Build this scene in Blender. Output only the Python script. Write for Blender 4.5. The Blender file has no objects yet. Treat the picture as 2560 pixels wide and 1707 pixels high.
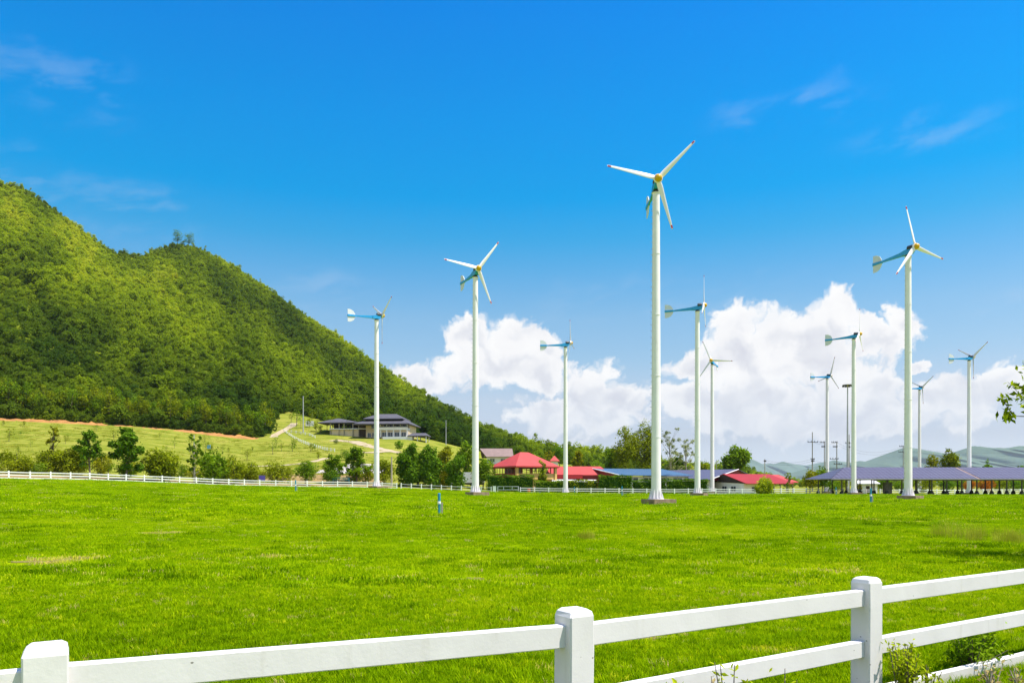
import bpy, math, random
import numpy as np
from mathutils import Vector, Matrix

# ------------------------------------------------------------------ camera, sky, sun, exposure
scene = bpy.context.scene
F, CX, YH, H = 1950.0, 1280.0, 1212.0, 1.85     # focal length (px of the 2560 wide photo), centre column, horizon row, eye height
cam_d = bpy.data.cameras.new('camera'); cam = bpy.data.objects.new('camera', cam_d)
scene.collection.objects.link(cam); scene.camera = cam
cam.location = (0, 0, H); cam.rotation_euler = (math.radians(90), 0, 0)
cam_d.sensor_width = 36.0; cam_d.lens = 36.0*F/2560.0
cam_d.shift_y = (YH-853.5)/2560.0
cam_d.clip_start = 0.05; cam_d.clip_end = 60000.0

SUN_AZ = math.atan2(0.93, -0.27); SUN_EL = math.radians(66)
tosun = Vector((math.sin(SUN_AZ)*math.cos(SUN_EL), math.cos(SUN_AZ)*math.cos(SUN_EL), math.sin(SUN_EL)))
sun_d = bpy.data.lights.new('sun', 'SUN'); sun = bpy.data.objects.new('sun', sun_d)
scene.collection.objects.link(sun)
sun_d.energy = 4.2; sun_d.angle = math.radians(0.53); sun_d.color = (1.0, 0.93, 0.85)
sun.rotation_euler = tosun.to_track_quat('Z', 'Y').to_euler(); sun.location = (60, 20, 90)

vs = scene.view_settings
vs.view_transform = 'Standard'; vs.look = 'None'; vs.exposure = 1.0; vs.gamma = 1.0; vs.use_curve_mapping = False
scene.render.engine = 'CYCLES'
scene.cycles.use_denoising = True
scene.cycles.max_bounces = 4; scene.cycles.transparent_max_bounces = 4; scene.cycles.transmission_bounces = 3
scene.cycles.diffuse_bounces = 2; scene.cycles.glossy_bounces = 2; scene.cycles.volume_bounces = 0
scene.cycles.caustics_reflective = False; scene.cycles.caustics_refractive = False

def lin(r, g=None, b=None):
    """sRGB 0-255 to linear"""
    c = []
    for v in (r, g, b):
        v = v/255.0
        c.append(v/12.92 if v <= 0.04045 else ((v+0.055)/1.055)**2.4)
    return tuple(c)

# ---- world: sky texture + procedural cumulus laid out by azimuth and elevation
world = bpy.data.worlds.new('World'); scene.world = world; world.use_nodes = True
wt = world.node_tree; wt.nodes.clear(); WN = wt.nodes; WL = wt.links
def wnode(t, **kw):
    n = WN.new(t)
    for k, v in kw.items(): setattr(n, k, v)
    return n
def wmath(op, a, b=None, c=None, clamp=False):
    n = WN.new('ShaderNodeMath'); n.operation = op; n.use_clamp = clamp
    for i, v in enumerate((a, b, c)):
        if v is None: continue
        if isinstance(v, (int, float)): n.inputs[i].default_value = v
        else: WL.new(v, n.inputs[i])
    return n.outputs[0]
def wvec(op, a, b=None, c=None):
    n = WN.new('ShaderNodeVectorMath'); n.operation = op
    for i, v in enumerate((a, b, c)):
        if v is None: continue
        if isinstance(v, tuple): n.inputs[i].default_value = v
        else: WL.new(v, n.inputs[i])
    return n
def wmix(f, a, b, blend='MIX'):
    n = WN.new('ShaderNodeMix'); n.data_type = 'RGBA'; n.blend_type = blend
    for s, v in ((n.inputs[0], f), (n.inputs[6], a), (n.inputs[7], b)):
        if isinstance(v, (int, float)): s.default_value = v
        elif isinstance(v, tuple): s.default_value = (*v, 1)
        else: WL.new(v, s)
    return n.outputs[2]
def wnoise(vec, scale, detail, rough=0.55, lac=2.0):
    n = WN.new('ShaderNodeTexNoise'); n.noise_dimensions = '2D'; n.inputs['Scale'].default_value = scale; n.inputs['Detail'].default_value = detail
    n.inputs['Roughness'].default_value = rough; n.inputs['Lacunarity'].default_value = lac
    WL.new(vec, n.inputs['Vector']); return n
def wramp(f, pts, mode='LINEAR'):
    n = WN.new('ShaderNodeValToRGB'); n.color_ramp.interpolation = mode
    e = n.color_ramp.elements
    while len(e) < len(pts): e.new(0.5)
    for i, (p, c) in enumerate(pts):
        e[i].position = p; e[i].color = (*c, 1) if len(c) == 3 else c
    WL.new(f, n.inputs[0]); return n.outputs[0]
def wsmooth(v, a, b):
    n = WN.new('ShaderNodeMapRange'); n.interpolation_type = 'SMOOTHSTEP'
    n.inputs['From Min'].default_value = a; n.inputs['From Max'].default_value = b
    WL.new(v, n.inputs['Value']); return n.outputs['Result']

tc = wnode('ShaderNodeTexCoord')
dirn = wvec('NORMALIZE', tc.outputs['Generated']).outputs[0]
sep = wnode('ShaderNodeSeparateXYZ'); WL.new(dirn, sep.inputs[0])
el = wmath('ARCSINE', sep.outputs[2]); az = wmath('ARCTAN2', sep.outputs[0], sep.outputs[1])
cmb = wnode('ShaderNodeCombineXYZ'); WL.new(az, cmb.inputs[0]); WL.new(el, cmb.inputs[1])
AE = cmb.outputs[0]
sky = wnode('ShaderNodeTexSky'); sky.sky_type = 'NISHITA'; sky.sun_disc = False
sky.sun_elevation = SUN_EL; sky.sun_rotation = SUN_AZ; sky.altitude = 0; sky.air_density = 1.0; sky.dust_density = 0.6; sky.ozone_density = 2.0
eln = wmath('DIVIDE', el, math.radians(90), clamp=True)
# deep tropical blue overhead, paling to the horizon: (elevation/90, wanted colour, what the bare sky texture gives there)
SKY_S = 0.065
tint = wramp(eln, [(e, tuple(c/(2**vs.exposure*SKY_S)/q for c, q in zip(lin(*w), nat))) for e, w, nat in [
    (0.0, (206, 213, 224), (4.5, 4.3, 3.35)), (0.037, (205, 214, 227), (4.9, 5.8, 5.5)), (0.069, (196, 214, 234), (3.64, 5.0, 6.0)), (0.101, (164, 205, 238), (2.95, 4.33, 5.92)),
    (0.133, (142, 197, 239), (2.47, 3.81, 5.6)), (0.163, (108, 186, 241), (2.16, 3.4, 5.29)), (0.193, (62, 178, 242), (1.98, 3.1, 4.99)), (0.223, (4, 170, 247), (1.76, 2.81, 4.7)),
    (0.278, (0, 163, 251), (1.6, 2.6, 4.4)), (0.354, (0, 147, 251), (1.46, 2.28, 4.06)), (0.6, (0, 143, 250), (1.46, 2.28, 4.06)), (1.0, (0, 143, 250), (1.46, 2.28, 4.06))]])
skyc = wmix(1.0, sky.outputs[0], tint, 'MULTIPLY')
def aed(px, py):
    x = (px-CX)/F; z = (YH-py)/F
    return math.atan2(x, 1), math.atan2(z, math.hypot(x, 1))
def lobes(vec, lst, conv, grow=1.0):
    cur = None
    for (cx, cy, rx, ry) in lst:
        px, py = conv(cx, cy); k = conv(1, 0)[0]-conv(0, 0)[0]
        a, e = aed(px, py)
        ra = grow*rx*k/F*math.cos(a)**2; re = grow*ry*k/F*math.cos(a)
        o = wvec('MULTIPLY_ADD', vec, (1/ra, 1/re, 0), (-a/ra, -e/re, 0)).outputs[0]
        ln = wvec('LENGTH', o).outputs[1]
        if cur is None: cur = ln
        else:
            n = WN.new('ShaderNodeMath'); n.operation = 'SMOOTH_MIN'; n.inputs[2].default_value = 0.35
            WL.new(cur, n.inputs[0]); WL.new(ln, n.inputs[1]); cur = n.outputs[0]
    return cur
z7 = lambda x, y: (980+x/1.4886, 700+y/1.4886)
n1 = wnoise(AE, 15.0, 1.0, 0.5); n2 = wnoise(AE, 52.0, 3.0, 0.6)
w1 = wvec('MULTIPLY_ADD', n1.outputs['Color'], (0.050, 0.040, 0), (-0.025, -0.020, 0)).outputs[0]
w2 = wvec('MULTIPLY_ADD', n2.outputs['Color'], (0.022, 0.018, 0), (-0.011, -0.009, 0)).outputs[0]
AEd = wvec('ADD', wvec('ADD', AE, w1).outputs[0], w2).outputs[0]
cum = lobes(AEd, [
    (290, 222, 110, 60), (462, 200, 80, 72), (548, 260, 55, 65), (380, 310, 210, 85), (110, 372, 130, 50), (560, 345, 75, 75),
    (745, 415, 95, 92), (880, 445, 115, 78), (580, 490, 130, 66), (740, 525, 220, 80),
    (1285, 165, 90, 78), (1440, 205, 130, 85), (1580, 205, 110, 85), (1668, 128, 80, 92), (1742, 195, 62, 82), (1890, 185, 68, 62), (1830, 250, 90, 44),
    (1140, 310, 118, 56), (1340, 285, 220, 110), (1560, 320, 230, 90),
    (1120, 440, 120, 70), (1330, 480, 230, 100), (1560, 470, 190, 90), (1780, 410, 120, 92), (1962, 316, 50, 18), (2110, 430, 210, 95), (2300, 385, 120, 90),
    (1650, 520, 460, 80)], z7, 1.27)
# unseen clouds round the rest of the horizon, cover thickened to whiten the ambient light
band = wmath('ABSOLUTE', wmath('MULTIPLY', wmath('SUBTRACT', el, 0.2), 2.6))
nb = wnoise(AE, 3.2, 2.0, 0.5)
offv = wsmooth(wmath('ABSOLUTE', az), 0.62, 0.9)
wild = wmath('SUBTRACT', wmath('ADD', 1.98, band), wmath('ADD', wmath('MULTIPLY', nb.outputs['Fac'], 2.6), wmath('MULTIPLY', offv, 0.55)))
wildm = wmath('ADD', wild, wmath('MULTIPLY', wmath('SUBTRACT', 1.0, offv), 4.0))
cumall = wmath('MINIMUM', cum, wildm)
vor = wnode('ShaderNodeTexVoronoi'); vor.voronoi_dimensions = '2D'; vor.feature = 'F1'; vor.inputs['Scale'].default_value = 30.0
vor.inputs['Detail'].default_value = 2.0; vor.inputs['Roughness'].default_value = 0.6
WL.new(AEd, vor.inputs['Vector'])
puff = vor.outputs['Distance']
dens = wmath('ADD', cumall, wmath('MULTIPLY', wmath('SUBTRACT', puff, 0.40), 0.42))
cov = wsmooth(dens, 1.16, 0.84)
lowfade = wsmooth(el, 0.0, 0.15)
cov = wmath('MULTIPLY', cov, wmath('MULTIPLY_ADD', lowfade, 0.66, 0.34))
# relief of the billows, sunlit from upper right
relv = wvec('ADD', AEd, (0.012, 0.016, 0)).outputs[0]
r0 = wnoise(AEd, 24.0, 2.0, 0.5); r1 = wnoise(relv, 24.0, 2.0, 0.5)
rel = wmath('SUBTRACT', r0.outputs['Fac'], r1.outputs['Fac'])
lit = wmath('ADD', wmath('MULTIPLY', rel, 1.15), wmath('MULTIPLY', wmath('SUBTRACT', 0.45, puff), 0.22))
edge = wsmooth(dens, 0.25, 1.0)
lit = wmath('ADD', lit, wmath('MULTIPLY_ADD', edge, 0.42, 0.22))
lit = wmath('ADD', lit, wmath('MULTIPLY', wsmooth(el, 0.03, 0.24), 0.34), clamp=True)
cloudc = wramp(lit, [(p, tuple(c/(2**vs.exposure*SKY_S) for c in lin(*w))) for p, w in [(0.0, (220, 222, 232)), (0.32, (234, 236, 242)), (0.6, (249, 249, 251)), (1.0, (255, 255, 255))]])
skyc = wmix(cov, skyc, cloudc)
# thin high wisps
wv = wvec('ADD', wvec('MULTIPLY', wvec('ADD', AE, wvec('MULTIPLY', wvec('CROSS_PRODUCT', AE, (0, 0, 1)).outputs[0], (0, .18, 0)).outputs[0]).outputs[0], (1.0, 3.0, 1.0)).outputs[0], wvec('MULTIPLY', w1, (.7, .7, 0)).outputs[0]).outputs[0]
wn = wnoise(wv, 11.0, 5.0, 0.58)
wis = lobes(AEd, [(150, 205, 250, 100), (330, 520, 210, 110), (60, 450, 240, 100), (810, 725, 170, 80), (1980, 270, 240, 60), (2330, 330, 260, 60), (1680, 760, 500, 80), (2500, 780, 300, 50)], lambda x, y: (x, y))
wc = wmath('MULTIPLY', wsmooth(wis, 1.15, 0.0), wsmooth(wn.outputs['Fac'], 0.42, 0.72))
skyc = wmix(wmath('MULTIPLY', wc, 0.22), skyc, tuple(c/(2**vs.exposure*SKY_S) for c in lin(190, 212, 240)))
bgn = wnode('ShaderNodeBackground'); bgn.inputs['Strength'].default_value = SKY_S
WL.new(skyc, bgn.inputs['Color'])
wo = wnode('ShaderNodeOutputWorld'); WL.new(bgn.outputs[0], wo.inputs[0])
world.cycles.sampling_method = 'NONE'

# ------------------------------------------------------------------ helpers
C = scene.collection
rng = random.Random(11)
def PX(px, D): return (px-CX)/F*D
def PZ(py, D): return H+(YH-py)/F*D
def smooth(a, b, v):
    t = np.clip((np.asarray(v, float)-a)/(b-a), 0, 1); return t*t*(3-2*t)

class MB:
    def __init__(s): s.v = []; s.f = []
    def quad(s, *p):
        n = len(s.v); s.v += [tuple(q) for q in p]; s.f.append(tuple(range(n, n+len(p))))
    def box(s, x0, x1, y0, y1, z0, z1, M=None):
        n = len(s.v)
        for z in (z0, z1):
            for x, y in ((x0, y0), (x1, y0), (x1, y1), (x0, y1)):
                p = Vector((x, y, z)); s.v.append(tuple(M @ p if M else p))
        s.f += [(n+3, n+2, n+1, n), (n+4, n+5, n+6, n+7), (n, n+1, n+5, n+4), (n+1, n+2, n+6, n+5), (n+2, n+3, n+7, n+6), (n+3, n, n+4, n+7)]
        return s
    def tube(s, pts, rads, seg=8, cap=True):
        pts = [Vector(p) for p in pts]; n0 = len(s.v)
        if isinstance(rads, (int, float)): rads = [rads]*len(pts)
        for i, p in enumerate(pts):
            d = (pts[min(i+1, len(pts)-1)]-pts[max(i-1, 0)])
            if d.length < 1e-9: d = Vector((0, 0, 1))
            d.normalize()
            a = Vector((1, 0, 0)) if abs(d.x) < 0.9 else Vector((0, 1, 0))
            u = d.cross(a).normalized(); w = d.cross(u)
            for k in range(seg):
                t = 2*math.pi*k/seg
                s.v.append(tuple(p+(u*math.cos(t)+w*math.sin(t))*rads[i]))
        for i in range(len(pts)-1):
            for k in range(seg):
                a = n0+i*seg+k; b = n0+i*seg+(k+1) % seg
                s.f.append((a, b, b+seg, a+seg))
        if cap:
            s.f.append(tuple(n0+k for k in reversed(range(seg))))
            m = n0+(len(pts)-1)*seg; s.f.append(tuple(m+k for k in range(seg)))
        return s
    def prism(s, poly, a0, a1, axis='y'):
        """polygon extruded along an axis; poly pairs are the two other axes in xyz order"""
        n = len(s.v); k = len(poly)
        for a in (a0, a1):
            for p, q in poly:
                s.v.append({'x': (a, p, q), 'y': (p, a, q), 'z': (p, q, a)}[axis])
        s.f.append(tuple(range(n, n+k))); s.f.append(tuple(reversed(range(n+k, n+2*k))))
        for i in range(k):
            j = (i+1) % k; s.f.append((n+i, n+k+i, n+k+j, n+j))
        return s
    def lathe(s, prof, seg=16, axis='z'):
        n0 = len(s.v)
        for r, z in prof:
            for k in range(seg):
                t = 2*math.pi*k/seg; c, q = r*math.cos(t), r*math.sin(t)
                s.v.append({'z': (c, q, z), 'x': (z, c, q)}[axis])
        for i in range(len(prof)-1):
            for k in range(seg):
                a = n0+i*seg+k; b = n0+i*seg+(k+1) % seg
                s.f.append((a, b, b+seg, a+seg))
        s.f.append(tuple(n0+k for k in reversed(range(seg)))); m = n0+(len(prof)-1)*seg
        s.f.append(tuple(m+k for k in range(seg)))
        return s
    def mesh(s, name, sm=False):
        me = bpy.data.meshes.new(name); me.from_pydata(s.v, [], s.f); me.update()
        import bmesh
        bm = bmesh.new(); bm.from_mesh(me); bmesh.ops.recalc_face_normals(bm, faces=bm.faces); bm.to_mesh(me); bm.free()
        if sm:
            for p in me.polygons: p.use_smooth = True
            me.set_sharp_from_angle(angle=math.radians(40))
        return me

def obj(name, me, mat=None, parent=None, loc=(0, 0, 0), rot=(0, 0, 0), scale=None, sm=False):
    if isinstance(me, MB): me = me.mesh(name, sm)
    o = bpy.data.objects.new(name, me)
    if mat is not None and len(me.materials) == 0: me.materials.append(mat)
    C.objects.link(o); o.parent = parent; o.location = loc; o.rotation_euler = rot
    if scale: o.scale = scale if not isinstance(scale, (int, float)) else (scale,)*3
    return o
def thing(name, label, cat, loc=(0, 0, 0), rz=0, group=None):
    o = bpy.data.objects.new(name, None); C.objects.link(o); o.location = loc; o.rotation_euler = (0, 0, rz)
    o.empty_display_size = 0.2
    return tag(o, label, cat, group)
def tag(o, label, cat, group=None):
    o['label'] = label; o['category'] = cat
    if group: o['group'] = group
    return o
def struct(o): o['kind'] = 'structure'; return o
def stuff(o): o['kind'] = 'stuff'; return o
def fattr(me, name, vals, domain='FACE'):
    a = me.attributes.new(name, 'FLOAT', domain); a.data.foreach_set('value', np.asarray(vals, np.float32))

# ------------------------------------------------------------------ materials
def newmat(name):
    m = bpy.data.materials.new(name); m.use_nodes = True; nt = m.node_tree; nt.nodes.clear()
    return m, nt
class N:
    def __init__(s, nt): s.nt = nt
    def n(s, t, **kw):
        x = s.nt.nodes.new(t)
        for k, v in kw.items():
            if k.startswith('i_'): x.inputs[k[2:].replace('_', ' ')].default_value = v
            else: setattr(x, k, v)
        return x
    def l(s, a, b): s.nt.links.new(a, b)
    def pos(s): return s.n('ShaderNodeNewGeometry').outputs['Position']
    def oco(s): return s.n('ShaderNodeTexCoord').outputs['Object']
    def noise(s, vec, scale, detail=3, rough=0.55):
        x = s.n('ShaderNodeTexNoise'); x.inputs['Scale'].default_value = scale; x.inputs['Detail'].default_value = detail; x.inputs['Roughness'].default_value = rough
        if vec is not None: s.l(vec, x.inputs['Vector'])
        return x.outputs['Fac']
    def ramp(s, f, pts):
        x = s.n('ShaderNodeValToRGB'); e = x.color_ramp.elements
        while len(e) < len(pts): e.new(0.5)
        for i, (p, c) in enumerate(pts):
            e[i].position = p; e[i].color = (*c, 1)
        s.l(f, x.inputs[0]); return x.outputs[0]
    def mix(s, f, a, b, blend='MIX'):
        x = s.n('ShaderNodeMix', data_type='RGBA', blend_type=blend)
        for k, v in ((0, f), (6, a), (7, b)):
            if isinstance(v, (int, float)): x.inputs[k].default_value = v
            elif isinstance(v, tuple): x.inputs[k].default_value = (*v, 1)
            else: s.l(v, x.inputs[k])
        return x.outputs[2]
    def math(s, op, a, b=None, clamp=False):
        x = s.n('ShaderNodeMath', operation=op, use_clamp=clamp)
        for i, v in enumerate((a, b)):
            if v is None: continue
            if isinstance(v, (int, float)): x.inputs[i].default_value = v
            else: s.l(v, x.inputs[i])
        return x.outputs[0]
    def sm(s, v, a, b):
        x = s.n('ShaderNodeMapRange', interpolation_type='SMOOTHSTEP'); x.inputs['From Min'].default_value = a; x.inputs['From Max'].default_value = b
        s.l(v, x.inputs['Value']); return x.outputs['Result']
    def scalev(s, v, t):
        x = s.n('ShaderNodeVectorMath', operation='MULTIPLY'); s.l(v, x.inputs[0]); x.inputs[1].default_value = t; return x.outputs[0]
    def bump(s, h, strength=0.3, dist=0.02):
        x = s.n('ShaderNodeBump'); x.inputs['Strength'].default_value = strength; x.inputs['Distance'].default_value = dist
        s.l(h, x.inputs['Height']); return x.outputs[0]
    def princ(s, col, rough=0.6, metal=0.0, normal=None, spec=0.4):
        x = s.n('ShaderNodeBsdfPrincipled'); x.inputs['Metallic'].default_value = metal; x.inputs['Specular IOR Level'].default_value = spec
        if isinstance(rough, (int, float)): x.inputs['Roughness'].default_value = rough
        else: s.l(rough, x.inputs['Roughness'])
        if isinstance(col, tuple): x.inputs['Base Color'].default_value = (*col, 1)
        else: s.l(col, x.inputs['Base Color'])
        if normal is not None: s.l(normal, x.inputs['Normal'])
        o = s.n('ShaderNodeOutputMaterial'); s.l(x.outputs[0], o.inputs[0]); return x

def paint(name, col, rough=0.55, var=0.12, scale=3.0, dirt=None, spec=0.4, metal=0.0, bump=0.0):
    m, nt = newmat(name); n = N(nt); p = n.oco()
    f = n.noise(p, scale, 4, 0.6)
    a = tuple(c*(1-var) for c in col); b = tuple(min(1, c*(1+var)) for c in col)
    c = n.ramp(f, [(0.3, a), (0.7, b)])
    if dirt:
        g = n.noise(n.scalev(p, (1, 1, 0.25)), scale*2.3, 5, 0.65)
        c = n.mix(n.math('MULTIPLY', n.sm(g, 0.56, 0.78), 0.6), c, dirt)
    nr = n.bump(n.noise(p, scale*8, 4), bump, 0.01) if bump else None
    n.princ(c, rough, metal, nr, spec); return m

def fence_paint(name):
    """old white paint on concrete rails: grey flecks and chips"""
    m, nt = newmat(name); n = N(nt); p = n.pos()
    c = n.ramp(n.noise(p, 2.2, 4), [(0.3, (0.65, 0.62, 0.60)), (0.7, (0.73, 0.70, 0.68))])
    v = n.n('ShaderNodeTexVoronoi'); v.inputs['Scale'].default_value = 8.0; n.l(n.scalev(p, (1, 1, 1.4)), v.inputs['Vector'])
    spot = n.sm(n.math('ADD', v.outputs['Distance'], n.math('MULTIPLY', n.noise(p, 60, 2), 0.05)), 0.10, 0.07)
    pick = n.sm(n.noise(p, 3.7, 2), 0.42, 0.50)
    c = n.mix(n.math('MULTIPLY', n.math('MULTIPLY', spot, pick), 0.85), c, (0.18, 0.16, 0.13))
    scuff = n.math('MULTIPLY', n.sm(n.noise(n.scalev(p, (1, 1, 3)), 14, 5, .7), .66, .74), n.sm(n.noise(p, 1.7, 3), .45, .6)); c = n.mix(n.math('MULTIPLY', scuff, .35), c, (0.36, 0.33, 0.27))
    streak = n.sm(n.noise(n.scalev(p, (9, 9, 1.2)), 1.0, 4), 0.58, 0.80)
    c = n.mix(n.math('MULTIPLY', streak, 0.34), c, (0.45, 0.41, 0.33))
    sep = n.n('ShaderNodeSeparateXYZ'); n.l(p, sep.inputs[0])
    low = n.math('MULTIPLY', n.sm(n.math('ADD', sep.outputs[2], n.math('MULTIPLY', n.noise(p, 7, 4), 0.3)), 0.33, 0.08), 0.5)
    c = n.mix(low, c, (0.44, 0.39, 0.27))
    n.princ(c, 0.6, 0, n.bump(n.noise(p, 45, 5, 0.6), 0.25, 0.004), 0.3); return m

def leafmat(name, dark, light, trans=0.35, src='GEOMETRY', stops=None, island=0.0):
    m, nt = newmat(name); n = N(nt)
    a = n.n('ShaderNodeAttribute', attribute_name='tint', attribute_type=src)
    c = n.ramp(a.outputs['Fac'], stops or [(0.0, dark), (1.0, light)])
    if island:
        ri = n.n('ShaderNodeNewGeometry').outputs['Random Per Island']
        c = n.mix(island, c, n.mix(1.0, c, n.ramp(ri, [(0.0, (.30, .36, .3)), (.6, (1.0, 1.0, 1.0)), (.9, (1.35, 1.22, 1.2)), (1.0, (1.9, 1.5, 2.2))]), 'MULTIPLY'))
    d = n.n('ShaderNodeBsdfDiffuse'); t = n.n('ShaderNodeBsdfTranslucent'); x = n.n('ShaderNodeMixShader'); x.inputs[0].default_value = trans+.06
    n.l(c, d.inputs[0]); n.l(n.mix(1.0, c, (1.0, 1.05, 0.55), 'MULTIPLY'), t.inputs[0]); n.l(d.outputs[0], x.inputs[1]); n.l(t.outputs[0], x.inputs[2])
    o = n.n('ShaderNodeOutputMaterial'); n.l(x.outputs[0], o.inputs[0]); return m

M = {}
M['tower'] = paint('tower_paint', (0.81, 0.772, 0.778), 0.42, 0.05, 0.6, dirt=(0.55, 0.50, 0.46))
M['blade'] = paint('blade_gelcoat', (0.83, 0.78, 0.80), 0.35, 0.03, 1.0)
M['blue'] = paint('blue_paint', (0.015, 0.31, 0.70), 0.4, 0.12, 2.0)
M['dark'] = paint('dark_metal', (0.03, 0.035, 0.04), 0.5, 0.2, 3.0)
M['gold'] = paint('gold_spinner', (0.62, 0.34, 0.012), 0.3, 0.1, 3.0)
M['red_mark'] = paint('red_mark', (0.45, 0.015, 0.05), 0.5, 0.1, 3.0)
M['vane'] = paint('vane_white', (0.66, 0.67, 0.71), 0.5, 0.05, 1.0)
M['concrete'] = paint('weathered_concrete', (0.24, 0.17, 0.11), 0.9, 0.25, 2.2, dirt=(0.09, 0.075, 0.055), bump=0.5)
M['fence'] = fence_paint('fence_paint')
M['farfence'] = paint('far_fence_paint', (0.80, 0.80, 0.77), 0.6, 0.06, 0.8, dirt=(0.5, 0.46, 0.38))
M['redroof'] = paint('red_roof_sheet', (0.43, 0.048, 0.040), 0.7, 0.10, 0.5)
M['redroof2'] = paint('bright_red_roof_sheet', (0.28, 0.009, 0.009), 0.65, 0.10, 0.5)
M['darkred'] = paint('dark_red_wood', (0.20, 0.016, 0.012), 0.6, 0.15, 1.5)
M['ochre'] = paint('ochre_render', (0.55, 0.36, 0.11), 0.8, 0.08, 1.0)
M['white'] = paint('white_render', (0.74, 0.73, 0.70), 0.75, 0.06, 1.0, dirt=(0.5, 0.47, 0.4))
M['cream'] = paint('cream_render', (0.62, 0.50, 0.34), 0.8, 0.06, 1.0)
M['greyroof'] = paint('grey_tile_roof', (0.080, 0.075, 0.085), 0.8, 0.15, 0.8)
M['brownroof'] = paint('brown_tile_roof', (0.22, 0.15, 0.13), 0.8, 0.15, 0.8)
M['timber'] = paint('dark_timber', (0.045, 0.032, 0.022), 0.8, 0.2, 1.5)
M['glass'] = paint('window_glass', (0.05, 0.065, 0.075), 0.12, 0.2, 0.5, spec=0.6)
M['steel'] = paint('galvanised_steel', (0.42, 0.43, 0.43), 0.5, 0.12, 1.5, metal=0.3)
M['postdark'] = paint('shed_post', (0.07, 0.06, 0.05), 0.7, 0.2, 2.0)
M['pole'] = paint('concrete_pole', (0.30, 0.28, 0.25), 0.9, 0.12, 1.5)
M['wood_pole'] = paint('old_timber_pole', (0.36, 0.31, 0.23), 0.9, 0.15, 1.5)
M['teal'] = paint('teal_paint', (0.01, 0.20, 0.26), 0.5, 0.1, 2.0)
M['purple'] = paint('purple_sign', (0.10, 0.08, 0.36), 0.5, 0.1, 2.0)
M['meter'] = paint('blue_pipe', (0.015, 0.23, 0.36), 0.4, 0.1, 4.0)
M['tyre'] = paint('rubber', (0.02, 0.02, 0.02), 0.9, 0.2, 4.0)
M['vehicle'] = paint('white_vehicle_paint', (0.78, 0.78, 0.76), 0.3, 0.03, 1.0)
M['bark'] = paint('bark', (0.13, 0.10, 0.07), 0.9, 0.25, 3.0, bump=0.4)
M['paleb'] = paint('pale_bark', (0.36, 0.31, 0.24), 0.9, 0.2, 3.0)
M['path'] = paint('pale_dirt_path', (0.38, 0.30, 0.18), 0.95, 0.16, 0.5, dirt=(0.22, 0.20, 0.05))
M['gravel'] = paint('white_gravel', (0.42, 0.37, 0.33), 0.95, 0.22, 0.8, dirt=(0.20, 0.17, 0.12), bump=0.6)
M['soil'] = paint('orange_soil', (0.36, 0.165, 0.045), 0.95, 0.28, 0.35, dirt=(0.13, 0.09, 0.02), bump=0.7)
M['clay'] = paint('brown_soil', (0.25, 0.165, 0.05), 0.95, 0.22, 0.4, dirt=(0.12, 0.13, 0.02), bump=0.5)
M['wire'] = paint('wire', (0.06, 0.06, 0.06), 0.6, 0.1, 1.0)
M['orange'] = paint('orange_plastic', (0.55, 0.09, 0.03), 0.6, 0.1, 1.0)

M['leaf_dark'] = leafmat('leaf_dark', (0.028, 0.075, 0.005), (0.20, 0.35, 0.018))
M['leaf_olive'] = leafmat('leaf_olive', (0.065, 0.095, 0.004), (0.4, 0.45, 0.015))
M['leaf_green'] = leafmat('leaf_green', (0.035, 0.085, 0.004), (0.27, 0.41, 0.015))
M['leaf_yellow'] = leafmat('leaf_yellow', (0.087, 0.1087, 0.0043), (0.464, 0.4495, 0.0145))
M['leaf_pale'] = leafmat('leaf_pale', (0.1, 0.13, 0.04), (0.42, 0.45, 0.17))
M['leaf_orange'] = leafmat('leaf_orange', (0.145, 0.0798, 0.0072), (0.6525, 0.1885, 0.029))
M['leaf_hedge'] = leafmat('leaf_hedge', (0.025, 0.075, 0.004), (0.2, 0.33, 0.016), 0.25)
M['leaf_weed'] = leafmat('leaf_weed', (0.0725, 0.1232, 0.0043), (0.522, 0.58, 0.0174))
M['leaf_bush'] = leafmat('leaf_bush', (0.055, 0.10, 0.004), (0.46, 0.53, 0.015))
M['leaf_dry'] = leafmat('leaf_dry', (0.20, 0.15, 0.05), (0.50, 0.40, 0.17), 0.25)
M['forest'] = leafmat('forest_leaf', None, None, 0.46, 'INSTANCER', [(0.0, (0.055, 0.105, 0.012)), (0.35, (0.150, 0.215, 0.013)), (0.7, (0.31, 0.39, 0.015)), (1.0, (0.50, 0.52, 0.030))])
M['grass_i'] = leafmat('grass_blade', (0.060, 0.150, 0.001), (0.50, 0.64, 0.006), 0.35, 'INSTANCER', [(0.0, (0.065, 0.150, 0.001)), (0.45, (0.235, 0.385, 0.002)), (0.75, (0.44, 0.55, 0.004)), (0.88, (0.60, 0.61, 0.02)), (1.0, (0.66, 0.52, 0.17))], .42)
M['drygrass'] = leafmat('dry_grass_blade', (0.1885, 0.2175, 0.0058), (0.609, 0.58, 0.087), 0.35, 'INSTANCER')

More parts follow.
